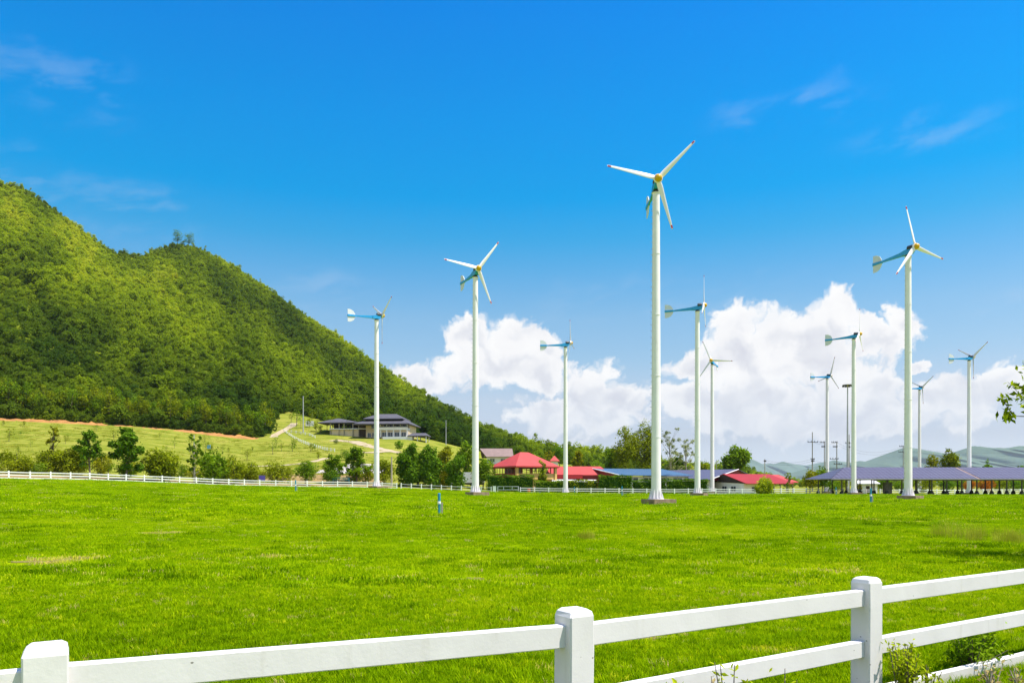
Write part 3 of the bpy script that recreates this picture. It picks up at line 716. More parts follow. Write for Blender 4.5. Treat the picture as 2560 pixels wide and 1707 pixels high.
# brown bank behind the paddock fence and the pale gravel slope above it
def patch(name, outline, mat, lift):
    P = [hit(px, py, 130, 320) for px, py in outline]; cx = sum(p[0] for p in P)/len(P); cy = sum(p[1] for p in P)/len(P)
    b = MB(); k = len(P); R = 5; b.v.append((cx, cy, G(cx, cy)+lift))
    for j in range(1, R+1):
        for p in P:
            x = cx+(p[0]-cx)*j/R; y = cy+(p[1]-cy)*j/R; b.v.append((x, y, G(x, y)+lift*(1.2-j/R)))
    for i in range(k):
        a, c2 = 1+i, 1+(i+1) % k; b.f.append((0, a, c2))
        for j in range(R-1): b.f.append((a+j*k, a+(j+1)*k, c2+(j+1)*k, c2+j*k))
    return struct(obj(name, b, mat))
b = MB(); tp = []
for i in range(60):
    p0 = -200+i*20; d0 = float(np.interp(p0, [p for p, d in FENCE_PX], [d for p, d in FENCE_PX]))
    for off in (2.0, 9.0+1.5*math.sin(i*.7)):
        x, y = PX(p0, d0+off), d0+off; b.v.append((x, y, G(x, y)+.06))
for i in range(59): b.f.append((2*i, 2*i+2, 2*i+3, 2*i+1))
struct(obj('dirt_track', b, M['clay']))
patch('gravel_slope', [(790, 1183), (800, 1176), (845, 1172), (850, 1163), (880, 1160), (925, 1160), (950, 1163), (965, 1172), (950, 1184), (880, 1184)], M['gravel'], 0.5)
patch('soil_bank', [(600, 1196), (640, 1186), (790, 1186), (900, 1188), (960, 1194), (960, 1206), (860, 1208), (700, 1206)], M['clay'], 0.3)

# ------------------------------------------------------------------ near fence
def rough_box(x0, x1, y0, y1, z0, z1, nx, r, amp, cham=0.006):
    """long bar with chamfered, slightly chipped edges; section in yz"""
    b = MB(); sec = [(y0+cham, z0), (y1-cham, z0), (y1, z0+cham), (y1, z1-cham), (y1-cham, z1), (y0+cham, z1), (y0, z1-cham), (y0, z0+cham)]
    for i in range(nx+1):
        x = x0+(x1-x0)*i/nx
        for (y, z) in sec:
            c = amp if r.random() < .12 else amp*.1
            b.v.append((x, y+r.uniform(-c, c), z+r.uniform(-c, c)))
    for i in range(nx):
        for k in range(8):
            a = i*8+k; d = i*8+(k+1) % 8; b.f.append((a, a+8, d+8, d))
    b.f.append(tuple(range(8))); b.f.append(tuple(reversed(range(nx*8, nx*8+8)))); return b
NP = [(-7.25, 0.76, 1.14), (-4.70, 2.18, 1.13), (-2.15, 3.60, 1.12), (0.40, 5.02, 1.058), (3.09, 6.80, 1.048), (5.78, 8.42, 1.075), (8.4, 10.1, 1.09), (11.0, 11.8, 1.10), (13.6, 13.5, 1.10)]
nf = thing('rail_fence', 'white concrete post and rail fence in the foreground with chipped paint', 'fence', (0, 0, 0))
PW = 0.185
for i, (x, y, zt) in enumerate(NP):
    a = NP[max(i-1, 0)]; c = NP[min(i+1, len(NP)-1)]; ang = math.atan2(c[1]-a[1], c[0]-a[0])
    r = random.Random(90+i); b = MB(); h = PW/2; zs = [-.35, -.1, .2, .5, .8, zt-.044, zt-.016, zt]; ins = [0, 0, 0, 0, 0, 0, .010, .030]
    for z, q in zip(zs, ins):
        e = h-q; ch_ = .008
        for (u, v) in ((-e+ch_, -e), (e-ch_, -e), (e, -e+ch_), (e, e-ch_), (e-ch_, e), (-e+ch_, e), (-e, e-ch_), (-e, -e+ch_)):
            b.v.append((u+r.uniform(-.0025, .0025), v+r.uniform(-.0025, .0025), z+r.uniform(-.002, .002)))
    for k in range(len(zs)-1):
        for j in range(8):
            p, q = k*8+j, k*8+(j+1) % 8; b.f.append((p, q, q+8, p+8))
    b.f.append(tuple(range((len(zs)-1)*8, len(zs)*8)))
    obj('post', b, M['fence'], nf, (x, y, 0), (0, 0, ang))
for i in range(len(NP)-1):
    a = Vector(NP[i]); c = Vector(NP[i+1]); d = c-a; L = math.hypot(d.x, d.y); ang = math.atan2(d.y, d.x); tilt = -math.atan2(d.z, L)
    drop = [.108, 0.108, 0.100, 0.104, 0.100, 0.10, .10, .10][i]
    for k in range(3):
        b = rough_box(PW/2-.02, L-PW/2+.02, -.040, .036, -.142, 0, 40, random.Random(i*7+k), .0014)
        obj('rail', b, M['fence'], nf, (a.x, a.y, a.z-drop-k*.437), (0, tilt, ang))

# ------------------------------------------------------------------ far fence, gate
poly = [Vector((PX(p, d), d)) for p, d in FENCE_PX]
cum_ = [0.0]
for i in range(len(poly)-1): cum_.append(cum_[-1]+(poly[i+1]-poly[i]).length)
def along(s):
    s = max(0, min(cum_[-1], s)); i = max(k for k in range(len(cum_)-1) if cum_[k] <= s+1e-9)
    p = poly[i].lerp(poly[i+1], (s-cum_[i])/(cum_[i+1]-cum_[i])); return p
def s_at(px):
    lo, hi = 0, cum_[-1]
    for _ in range(50):
        m = (lo+hi)/2; p = along(m)
        if CX+p.x/p.y*F < px: lo = m
        else: hi = m
    return lo
pm = MB().box(-.1, .1, -.1, .1, -.3, 1.14); n0 = len(pm.v)
pm.v += [(-.085, -.085, 1.20), (.085, -.085, 1.20), (.085, .085, 1.20), (-.085, .085, 1.20)]
pm.f += [(4, 5, n0+1, n0), (5, 6, n0+2, n0+1), (6, 7, n0+3, n0+2), (7, 4, n0, n0+3), (n0, n0+1, n0+2, n0+3)]; pm.f.pop(1)
post_me = pm.mesh('fence_post'); post_me.materials.append(M['farfence'])
rail_me = MB().box(0, 1, -.045, .045, -.15, 0).mesh('fence_rail'); rail_me.materials.append(M['farfence'])
thin_me = MB().box(0, 1, -.03, .03, -.07, 0).mesh('thin_rail'); thin_me.materials.append(M['farfence'])
def far_fence(p0, p1, label, rails=(1.06, .62, .16), rm=rail_me, step=3.0):
    s0, s1 = s_at(p0), s_at(p1); k = max(1, round((s1-s0)/step)); q0 = along(s0)
    t = thing('rail_fence', label, 'fence', (q0.x, q0.y, G(q0.x, q0.y)))
    P = []
    for i in range(k+1):
        q = along(s0+(s1-s0)*i/k); P.append(Vector((q.x, q.y, G(q.x, q.y))))
    o = Vector(t.location)
    for i, q in enumerate(P):
        d = P[min(i+1, k)]-P[max(i-1, 0)]
        obj('post', post_me, None, t, q-o, (0, 0, math.atan2(d.y, d.x)))
    for i in range(k):
        d = P[i+1]-P[i]; L = d.length; u = d/L; tl = -math.asin(d.z/L); an = math.atan2(d.y, d.x)
        for h in rails: obj('rail', rm, None, t, P[i]-o+Vector((0, 0, h))+u*.09, (0, tl, an), (L-.18, 1, 1))
    return t
far_fence(-330, 992, 'white post and rail fence running below the trees on the left')
far_fence(1003, 1228, 'white fence of posts with thin rails in front of the parked white truck', (1.0, .42), thin_me, 2.2)
far_fence(1301, 2190, 'long white post and rail fence in front of the hedge and red roofs')
far_fence(2200, 2640, 'white post and rail fence behind the long solar shed')
gs = along(s_at(1236)); ge = along(s_at(1299)); gz0 = G(gs.x, gs.y)
gp = tag(obj('gate_post', MB().box(-.33, .33, -.2, .2, -.3, 1.32), M['farfence'], None, (gs.x, gs.y, gz0)), 'thick square white gate post left of the white gate', 'post')
gd = (ge-gs); gl = gd.length; gt = thing('gate', 'low white tube gate between the two fences', 'gate', (gs.x, gs.y, gz0), math.atan2(gd.y, gd.x))
for z in (1.25, .58): obj('gate_rail', MB().box(.72, gl-.25, -.04, .04, z-.09, z), M['farfence'], gt)
for x in (.66, gl-.31): obj('gate_stile', MB().box(x, x+.11, -.05, .05, -.25, 1.27), M['farfence'], gt)
for x in (1.9, gl-1.6): obj('gate_bar', MB().box(x, x+.09, -.03, .03, .58, 1.16), M['farfence'], gt)

# ------------------------------------------------------------------ wind turbines
HUB = 31.0
def turbine_meshes():
    T = {}
    b = MB(); prof = [(.52, .0), (.52, .10), (.47, .10)]
    z = .1; R0, R1 = .47, .345; ZT = HUB-1.0
    for k in range(5):
        z1 = .1+(ZT-.1)*(k+1)/5; ra = R0+(R1-R0)*(z-.1)/(ZT-.1); rb = R0+(R1-R0)*(z1-.1)/(ZT-.1)
        prof += [(ra, z+.02), (rb, z1-.05)]
        if k < 4: prof += [(rb+.022, z1-.05), (rb+.022, z1+.02)]
        z = z1
    prof += [(.42, ZT-.05), (.42, ZT)]
    T['tower'] = b.lathe(prof, 28).mesh('tower', True)
    b = MB()
    for k in range(12):
        a = 2*math.pi*k/12; Mx = Matrix.Rotation(a, 4, 'Z'); n0 = len(b.v)
        for y in (-.018, .018):
            for x, z in ((.44, .08), (.70, .08), (.70, .18), (.48, .95), (.44, .95)): b.v.append(tuple(Mx @ Vector((x, y, z))))
        b.f += [(n0, n0+1, n0+2, n0+3, n0+4), (n0+9, n0+8, n0+7, n0+6, n0+5)]+[(n0+i, n0+5+i, n0+5+(i+1) % 5, n0+(i+1) % 5) for i in range(5)]
    T['gussets'] = b.mesh('gussets')
    b = MB().lathe([(.76, 0.0), (.76, .075)], 24); T['flange'] = b.mesh('flange')
    b = MB()
    for k in range(44):
        z = 2.2+k*.62; r = R0+(R1-R0)*z/ZT; a = math.pi*1.03+(.10 if k % 2 else -.10)
        b.tube([(math.cos(a)*(r-.02), math.sin(a)*(r-.02), z), (math.cos(a)*(r+.17), math.sin(a)*(r+.17), z)], .022, 5)
    T['rungs'] = b.mesh('rungs')
    b = MB().box(-1.25, 1.25, -1.25, 1.25, -.5, .46); T['pad'] = b.mesh('pad')
    # head, rotor axis +x
    b = MB().lathe([(.36, -.98), (.36, -.86), (.22, -.86), (.22, -.70)], 16); T['yaw'] = b.mesh('yaw_bearing', True)
    b = MB(); b.prism([(-.75, -.72), (.45, -.72), (.72, -.45), (.78, -.05), (.45, .05), (-.1, -.08), (-.75, -.22)], -.30, .30, 'y'); T['nacelle'] = b.mesh('nacelle')
    b = MB().lathe([(.26, .0), (.36, .05), (.36, .62), (.30, .75)], 16, 'x'); T['generator'] = b.mesh('generator', True)
    b = MB(); secs = [(-.70, .27, -.46), (-1.15, .22, -.48), (-3.75, .11, -.60), (-3.95, .15, -.61), (-5.28, .17, -.64)]
    n0 = 0
    for x, h, zc in secs:
        w = h*.75; b.v += [(x, -w, zc-h), (x, w, zc-h), (x, w, zc+h), (x, -w, zc+h)]
    for i in range(len(secs)-1):
        for k in range(4): a = i*4+k; c = i*4+(k+1) % 4; b.f.append((a, c, c+4, a+4))
    b.f += [(3, 2, 1, 0), (16, 17, 18, 19)]; T['boom'] = b.mesh('tail_boom')
    b = MB().prism([(-5.25, 1.08), (-4.75, 1.06), (-4.25, .82), (-3.92, .36), (-3.92, -.36), (-4.25, -.82), (-4.75, -1.06), (-5.25, -1.08)], -.03, .03, 'y')
    b.v = [(x, y, z-.62) for x, y, z in b.v]; T['vane'] = b.mesh('tail_vane')
    b = MB(); pr = [(.40, -.10), (.40, .10)]+[(.375*math.cos(t), .12+.40*math.sin(t)) for t in np.linspace(0, 1.5, 7)]
    T['spinner'] = MB().lathe(pr[2:], 20, 'x').mesh('spinner', True); T['hub'] = MB().lathe([(.30, -.16), (.43, -.10), (.43, .10), (.38, .115)], 20, 'x').mesh('hub', True)
    b = MB(); st = [(.25, .19, .15, 0), (.55, .245, .11, 14), (1.0, .245, .08, 11), (2.0, .20, .055, 7), (3.2, .15, .040, 4), (4.3, .11, .03, 2), (4.9, .085, .022, 1), (5.0, .05, .014, 1)]
    foil = [(1, 0), (.45, .55), (-.35, 1), (-.9, .55), (-1, 0), (-.9, -.35), (-.35, -.55), (.45, -.3)]
    for z, c, th, tw in st:
        a = math.radians(tw+4); 
        for u, v in foil:
            y = u*c+.03; x = v*th; b.v.append((x*math.cos(a)-y*math.sin(a), x*math.sin(a)+y*math.cos(a), z))
    for i in range(len(st)-1):
        for k in range(8): p = i*8+k; q = i*8+(k+1) % 8; b.f.append((p, q, q+8, p+8))
    b.f += [tuple(range(7, -1, -1)), tuple(range((len(st)-1)*8, len(st)*8))]; T['blade'] = b.mesh('blade', True)
    b = MB().box(-.034, .036, -.060, .075, 4.62, 4.93); T['mark'] = b.mesh('tip_mark')
    mm = dict(tower='tower', gussets='tower', flange='tower', rungs='steel', pad='concrete', yaw='dark', nacelle='blue', generator='dark', boom='blue', vane='vane', spinner='gold', hub='blade', blade='blade', mark='red_mark')
    for k, v in mm.items(): T[k].materials.append(M[v])
    return T
TM = turbine_meshes()
d_ = 1.08844
# hub column (photo view px), distance, tail direction x y, blade angle, wanted base z or None, label
TURB = [
 (1507, 75.3, 0, 1, 44, 'tallest white wind turbine in the middle, gold hub facing us, on a concrete block'),
 (1092, 106.6, -2.4, 4.9, 37, 'white wind turbine left of centre with three blades facing us and tail behind'),
 (2086, 96.5, -2.1, 4.8, -19, 'tall white wind turbine at right with tail vane left, in front of the solar shed'),
 (865, 136, -4.2, -2.6, 180, 'leftmost wind turbine, turned edge on, in front of the hillside villa'),
 (1602, 127, -5.3, 1.7, 3, 'edge on wind turbine just right of the tallest one, blade straight up'),
 (1299, 160.5, -5.4, -.5, 7, 'edge on wind turbine rising in front of the red roofed pavilion'),
 (1636, 183, 3, 5.5, -24, 'smaller far turbine with gold hub facing us, tail boom hidden behind the hub'),
 (1961, 151, -4.3, 2.8, 4, 'edge on wind turbine beside the floodlight mast, at the left part of the solar shed'),
 (1900, 207, -5, -1.5, -20, 'small far turbine with dark thin blades at the left end of the solar shed'),
 (2226, 176.6, -5.6, -1.1, 182, 'rightmost wind turbine, two blades raised in a V, behind the solar shed'),
 (2112, 232, -5, -1.5, 184, 'smallest farthest turbine, half behind the tall right one, blades in a V')]
for i, (pv, D, tx, ty, ang, lab) in enumerate(TURB):
    x = PX(pv*d_, D); z = G(x, D); t = thing('wind_turbine', lab, 'wind turbine', (x, D, z), 0, 'white wind turbines on the farm')
    yaw = math.atan2(-ty, -tx); zb = .46 if i != 5 else .2; hz_ = HUB+.0-z*.6
    ks = (hz_-zb-1.0)/(HUB-1.0)
    pd = obj('concrete_pad', TM['pad'], None, t, (.25, 0, zb-.46), (0, 0, math.radians(24+i*9)), (1, .9, 1))
    tw = obj('tower', TM['tower'], None, t, (0, 0, zb), scale=(1, 1, ks))
    obj('base_gussets', TM['gussets'], None, t, (0, 0, zb)); obj('base_flange', TM['flange'], None, t, (0, 0, zb))
    obj('climbing_rungs', TM['rungs'], None, t, (0, 0, zb), scale=(1, 1, ks))
    Rz = Matrix.Rotation(yaw, 3, 'Z')
    for nm, k in (('yaw_bearing', 'yaw'), ('nacelle', 'nacelle'), ('generator', 'generator'), ('tail_boom', 'boom'), ('tail_vane', 'vane')):
        obj(nm, TM[k], None, t, (0, 0, hz_), (0, 0, yaw))
    hp = Rz @ Vector((1.02, 0, 0))+Vector((0, 0, hz_))
    hb = obj('hub', TM['hub'], None, t, hp, (0, 0, yaw)); obj('spinner', TM['spinner'], None, hb)
    for k in range(3):
        bl = obj('blade', TM['blade'], None, t, hp, (-math.radians(ang+120*k), 0, yaw)); obj('tip_mark', TM['mark'], None, bl)

# ------------------------------------------------------------------ trees
def leaf_quads(c, nrm, size, r, aspect=.5):
    k = len(c); t = r.normal(size=(k, 3)); u = np.cross(nrm, t); u /= np.linalg.norm(u, axis=1)[:, None]+1e-9; w = np.cross(nrm, u)
    s = (size*r.uniform(.6, 1.25, k))[:, None]
    V = np.stack([c-u*s, c-w*s*aspect+nrm*s*.12, c+u*s, c+w*s*aspect+nrm*s*.12], 1).reshape(-1, 3)
    return V, np.arange(4*k).reshape(k, 4)
def crown_obj(name, L, n, size, mat, parent, seed, shell=.62, droop=0.0, zmin=.25, up=.35):
    """leaf mass over a list of lobes (x, y, z, rx, rz)"""
    r = np.random.default_rng(seed); L = np.array(L, float); k = len(L)
    w = L[:, 3]**2; li = r.choice(k, n, p=w/w.sum()); d = r.normal(size=(n, 3)); d /= np.linalg.norm(d, axis=1)[:, None]
    q = r.uniform(shell, 1.04, n)**.7*np.where(r.random(n) < .20, r.uniform(1.0, 1.65, n), 1)
    c = L[li, :3]+d*q[:, None]*np.c_[L[li, 3], L[li, 3], L[li, 4]]
    if droop: c[:, 2] -= droop*r.random(n)**2*np.hypot(d[:, 0], d[:, 1])
    c[:, 2] = np.maximum(c[:, 2], zmin)
    nn = d*.7+r.normal(size=(n, 3))*.6+np.array([0, 0, up]); nn /= np.linalg.norm(nn, axis=1)[:, None]
    V, Fc = leaf_quads(c, nn, size, r)
    me = bpy.data.meshes.new(name); me.from_pydata(V.tolist(), [], Fc.tolist()); me.update()
    lt = r.uniform(-.22, .22, k)
    tint = np.clip(.48+lt[li]+r.normal(0, .17, n), 0, 1); fattr(me, 'tint', tint); me.materials.append(mat)
    return obj(name, me, None, parent)
def trunk_obj(name, h, r0, L, mat, parent, rr, lean=.0, top=.8, seg=7):
    b = MB(); pts = []; rad = []
    ph = rr.uniform(0, 6)
    for i in range(7):
        k = i/6; pts.append((lean*h*k+.03*h*math.sin(k*4+ph)*k, .03*h*math.cos(k*3+ph)*k, -.3+(h*top+.3)*k)); rad.append(r0*(1-.72*k)*(1.25 if i == 0 else 1))
    b.tube(pts, rad, seg)
    for l in L:
        k = max(.25, min(.9, (l[2]-.45*l[4])/(h*top)*.75)); j = k*6; i0 = int(j); p = Vector(pts[i0]).lerp(Vector(pts[min(6, i0+1)]), j-i0)
        e = Vector(l[:3]); m = p.lerp(e, .5)+Vector((0, 0, -.05*h*.3)); q = r0*(1-.72*k)*.55
        b.tube([p, m, e], [q, q*.65, q*.25], 5)
    return obj(name, b, mat, parent, sm=True)
def lobes_for(style, h, w, rr):
    L = []
    if style == 'round':
        for _ in range(11):
            a = rr.uniform(0, 6.28); q = w*.30*math.sqrt(rr.random()); z = h*rr.uniform(.36, .84); s = w*rr.uniform(.17, .27)*(1.15-.5*abs(z/h-.58)); L.append((q*math.cos(a), q*math.sin(a), z, s, s*.85))
        L.append((0, 0, h*.60, w*.28, h*.22)); L.append((0, 0, h*.88, w*.16, h*.12))
    elif style == 'bush':
        for _ in range(12):
            a = rr.uniform(0, 6.28); q = w*.33*math.sqrt(rr.random()); z = h*rr.uniform(.18, .80); s = w*rr.uniform(.14, .23); L.append((q*math.cos(a), q*math.sin(a), z, s, s*.9))
        L.append((0, 0, h*.45, w*.30, h*.36))
    elif style == 'tall':
        for i in range(38):
            k = rr.random()**.8; z = h*(.24+.70*k); q = w*.44*math.sqrt(rr.random())*(.75+.5*math.sin(math.pi*min(1, k*1.15))-.35*k); a = rr.uniform(0, 6.28); s = w*rr.uniform(.07, .15); L.append((q*math.cos(a), q*math.sin(a), z, s, s*.9))
        L.append((0, 0, h*.55, w*.22, h*.22))
    elif style == 'column':
        for i in range(20):
            z = h*(.16+.78*i/19); a = rr.uniform(0, 6.28); q = w*rr.uniform(.1, .30); s = w*rr.uniform(.16, .28)*(1-.35*(i/19)**2); L.append((q*math.cos(a), q*math.sin(a), z, s, s))
        L.append((0, 0, h*.45, w*.3, h*.3))
    elif style == 'sparse':
        for i in range(46):
            a = i*2.4; z = h*rr.uniform(.22, .98); q = w*.46*rr.random()**.5*(1.15-.55*z/h); s = w*rr.uniform(.05, .11); L.append((q*math.cos(a), q*math.sin(a), z, s, s*.9))
    elif style == 'big':
        for _ in range(34):
            d = [rr.gauss(0, 1) for _ in range(3)]; m = math.sqrt(sum(v*v for v in d)); k = rr.random()**.4*.80; d = [v/m*k for v in d]
            s = w*rr.uniform(.10, .18); L.append((d[0]*w*.42, d[1]*w*.42, h*.58+d[2]*h*.43, s, s*1.05))
        L.append((0, 0, h*.5, w*.3, h*.3))
    return L
tree_n = [0]
def tree(px, D, top, wpx, style, leaf, label, n=1500, size=None, name='tree', cat='tree', base=None, bark='bark', group=None, r0=None, shell=.62, droop=0, lean=0):
    tree_n[0] += 1; rr = random.Random(300+tree_n[0]); x = PX(px, D); z = G(x, D) if base is None else PZ(base, D)
    h = max(.8, PZ(top, D)-z); w = wpx/F*D; t = thing(name, label, cat, (x, D, z), 0, group)
    L = lobes_for(style, h, w, rr); n = int(n)
    size = size or max(.11, .034*(h+w)/2*1.25); n = int(n*1.7); shell = {'sparse': .0, 'tall': .1, 'big': .3}.get(style, shell)
    trunk_obj('trunk', h, r0 or (.016*h+.04), L[::2], M[bark], t, rr, lean)
    crown_obj('crown', L, n, size, M[leaf], t, 900+tree_n[0], shell, droop)
    return t
z2 = lambda x, y: (x/3.675, 900+y/3.675)
def T2(x, top, w, D, *a, **k): px, py = z2(x, top); return tree(px, D, py, w*1.18/3.675, *a, **k)
def T3(x, top, w, D, *a, **k): px, py = z3(x, top); return tree(px, D, py, w*1.18/3.675, *a, **k)
T2(165, 800, 240, 135, 'bush', 'leaf_olive', 'broad olive bushy tree at the far left behind the fence', 1500)
T2(20, 850, 90, 138, 'sparse', 'leaf_olive', 'thin half cut off sapling at the left picture edge behind the fence', 500)
T2(450, 830, 230, 141, 'bush', 'leaf_olive', 'olive bushy tree below the thin sparse sapling, second bush from the left', 1400)
T2(500, 600, 150, 143, 'sparse', 'leaf_yellow', 'tall thin sparse sapling rising above the second olive bush', 420)
T2(660, 790, 280, 142, 'bush', 'leaf_olive', 'wide olive bushy tree left of the tall dark tree', 1700)
T2(825, 625, 230, 136, 'tall', 'leaf_dark', 'tall dark tree with bare lower trunk, left one of the tall pair', 1100, shell=.4)
T2(1165, 615, 270, 138, 'tall', 'leaf_dark', 'tallest dense dark tree behind the left fence, right one of the tall pair', 2200)
T2(1150, 900, 190, 141, 'bush', 'leaf_green', 'dark low bush growing at the foot of the tallest left tree', 900)
T2(930, 860, 190, 146, 'bush', 'leaf_yellow', 'yellow green bush between the two tall dark trees', 900)
T2(1500, 800, 330, 144, 'bush', 'leaf_olive', 'wide light olive tree between the tall dark tree and the pale pole sapling', 1800)
T2(1790, 675, 150, 147, 'sparse', 'leaf_green', 'slender tree with pale trunk, right of the wide light olive tree', 600, bark='paleb')
T2(1960, 820, 300, 152, 'bush', 'leaf_green', 'round green bushy tree right of the slender pale trunked tree', 1600)
T2(2150, 880, 200, 154, 'bush', 'leaf_olive', 'olive bush just right of the round green bushy tree', 900)
T3(-30, 860, 190, 158, 'bush', 'leaf_olive', 'olive shrubby tree left of the one beside the purple sign', 1000)
T3(110, 890, 210, 161, 'bush', 'leaf_olive', 'olive tree standing behind the small purple sign', 1100)
T3(340, 930, 220, 163, 'bush', 'leaf_olive', 'low olive tree right of the small purple sign', 1100)
T3(600, 925, 190, 161, 'round', 'leaf_green', 'small round green tree left of the gravel slope', 1000)
T3(865, 865, 200, 166, 'tall', 'leaf_green', 'leafy green tree in front of the left part of the gravel slope', 1300)
T3(840, 1010, 170, 164, 'bush', 'leaf_dark', 'round dark bush under the tree at the gravel slope, left of the teal frame', 1100)
T3(1075, 800, 230, 168, 'tall', 'leaf_green', 'tall leafy tree in front of the middle of the gravel slope', 1300)
T3(1020, 1075, 150, 170, 'bush', 'leaf_dark', 'dark bush behind the teal frame', 800)
T3(1150, 960, 200, 170, 'bush', 'leaf_olive', 'olive bush left of the leftmost turbine tower', 900)
T3(1330, 900, 210, 172, 'bush', 'leaf_olive', 'olive tree right of the leftmost turbine tower', 1100)
T3(970, 825, 100, 215, 'round', 'leaf_dark', 'small dark tree alone on the slope above the gravel', 500)
T3(1530, 755, 230, 168, 'column', 'leaf_dark', 'tall dense dark tree, first of the dark row right of the timber pole', 2600)
T3(1640, 840, 170, 172, 'column', 'leaf_green', 'lighter green tree between the first two tall dark trees of the row', 1600)
T3(1745, 785, 210, 169, 'column', 'leaf_dark', 'second tall dark tree of the row, left of the yellow green one', 2400)
T3(1880, 800, 190, 173, 'column', 'leaf_yellow', 'yellow green tree in the row above the white pickup', 1700)
T3(1990, 870, 190, 167, 'column', 'leaf_dark', 'dark round headed tree just left of the second turbine tower', 2000)
T3(2235, 900, 180, 176, 'round', 'leaf_green', 'green tree right of the second turbine tower, beside the red pavilion', 1400)
T3(2080, 740, 210, 205, 'big', 'leaf_green', 'bushy green tree behind the dark row below the brown roofed house', 1500)
for i in range(16):
    px = 45+i*56+rng.uniform(-18, 18); D = float(np.interp(px, [p for p, d in FENCE_PX], [d for p, d in FENCE_PX]))+rng.uniform(10, 20); zb = G(PX(px, D), D); hh = rng.uniform(1.8, 3.6)
    tree(px, D, YH-(zb+hh-H)*F/D, rng.uniform(34, 70), 'bush', ['leaf_olive', 'leaf_green', 'leaf_yellow'][i % 3], 'low scrubby bush filling the gaps of the tree row behind the left fence', 620, name='shrub', cat='shrub', group='scrub between the trees behind the left fence')
z4 = lambda x, y: (1100+x/3.675, 900+y/3.675)
def T4(x, top, w, D, *a, **k): px, py = z4(x, top); return tree(px, D, py, w/3.675, *a, **k)
T4(945, 915, 95, 172, 'column', 'leaf_olive', 'narrow tree standing before the right corner of the red pavilion', 900)
T4(880, 835, 150, 260, 'round', 'leaf_green', 'bright green tree behind the right slope of the pavilion roof', 900)
T4(1000, 830, 160, 262, 'sparse', 'leaf_yellow', 'airy yellow green tree behind the pavilion, left of the edge on turbine', 600)
T4(1270, 830, 170, 225, 'tall', 'leaf_yellow', 'bright yellow green tree behind the low red roof', 1200)
T4(1440, 870, 200, 260, 'bush', 'leaf_green', 'green bush tree behind the right end of the low red roof', 900)
T4(1100, 790, 150, 300, 'round', 'leaf_dark', 'dark tree on the slope left of the edge on turbine tower', 900)
T4(1690, 530, 280, 222, 'big', 'leaf_olive', 'tall feathery tree left of the tallest turbine, slimmer than its neighbour', 3200, droop=1.2, size=.27)
T4(1870, 555, 450, 226, 'big', 'leaf_olive', 'broad weeping tree directly behind the tallest turbine tower', 5600, droop=1.2, size=.30)
T4(1575, 770, 190, 228, 'big', 'leaf_green', 'dark green tree at the left foot of the tall feathery tree', 1200)
T4(2120, 620, 290, 232, 'sparse', 'leaf_pale', 'thin see through grey green tree right of the tallest turbine', 1900, size=.20, bark='paleb')
T4(2265, 720, 230, 236, 'sparse', 'leaf_pale', 'smaller thin grey green tree left of the edge on turbine by the solar roof', 1300, size=.20, bark='paleb')
T4(2170, 860, 330, 238, 'bush', 'leaf_green', 'dense low green tree mass under the thin grey green trees', 2200)
z5 = lambda x, y: (1600+x/4.238, 900+y/4.238)
def T5(x, top, w, D, *a, **k): px, py = z5(x, top); return tree(px, D, py, w/4.238, *a, **k)
T5(680, 1040, 160, 260, 'bush', 'leaf_olive', 'olive bush between two turbine towers behind the solar roof', 900)
T5(1000, 905, 330, 215, 'round', 'leaf_green', 'large round green tree behind the bright red roofed house', 3000)
T5(1330, 1240, 260, 160, 'bush', 'leaf_weed', 'round yellow green shrub at the fence before the bright red roof', 2400, name='shrub', cat='shrub')
T5(1570, 1190, 110, 172, 'sparse', 'leaf_olive', 'thin small tree at the right end of the bright red roof', 450)
T5(1800, 1170, 200, 180, 'round', 'leaf_yellow', 'yellow green tree right of the bright red roof', 1200)
T5(1930, 1120, 230, 184, 'round', 'leaf_green', 'green tree behind the small far turbine, left of the solar shed', 1500)
z6 = lambda x, y: (2040+x/3.646, 840+y/3.646)
def T6(x, top, w, D, *a, **k): px, py = z6(x, top); return tree(px, D, py, w/3.646, *a, **k)
T6(1050, 1075, 190, 212, 'round', 'leaf_yellow', 'yellow flowering tree above the solar shed right of the tall turbine', 1400)
T6(1210, 1025, 200, 214, 'round', 'leaf_olive', 'taller olive crowned tree beside the yellow flowering tree', 1300)
T6(1566, 1120, 110, 216, 'round', 'leaf_dark', 'small dark round tree peeping over the solar shed at right', 900)
T6(1860, 1150, 190, 230, 'bush', 'leaf_dark', 'flat dark tree over the solar shed at the right picture edge', 900)
T6(1405, 1310, 130, 196, 'bush', 'leaf_orange', 'orange red flowering shrub under the shed by the rightmost turbine', 900, name='shrub', cat='shrub')
T6(1550, 1295, 170, 198, 'bush', 'leaf_orange', 'larger orange flowering shrub seen under the shed, right of the first', 1100, name='shrub', cat='shrub')
T6(395, 1340, 80, 190, 'bush', 'leaf_yellow', 'yellow rounded shrub left of the white hut under the shed', 700, name='shrub', cat='shrub')
for i, (x, w) in enumerate(((150, 150), (240, 120), (620, 160), (760, 150), (1000, 190), (1180, 170), (1330, 120), (1680, 160), (1800, 190), (1930, 180))):
    T6(x, 1300-(i % 3)*15, w, 202+(i % 3)*4, 'bush', ['leaf_green', 'leaf_olive', 'leaf_dark'][i % 3], 'green garden bush in the row seen beneath the solar shed roof', 700, name='shrub', cat='shrub', group='garden bushes behind the solar shed')

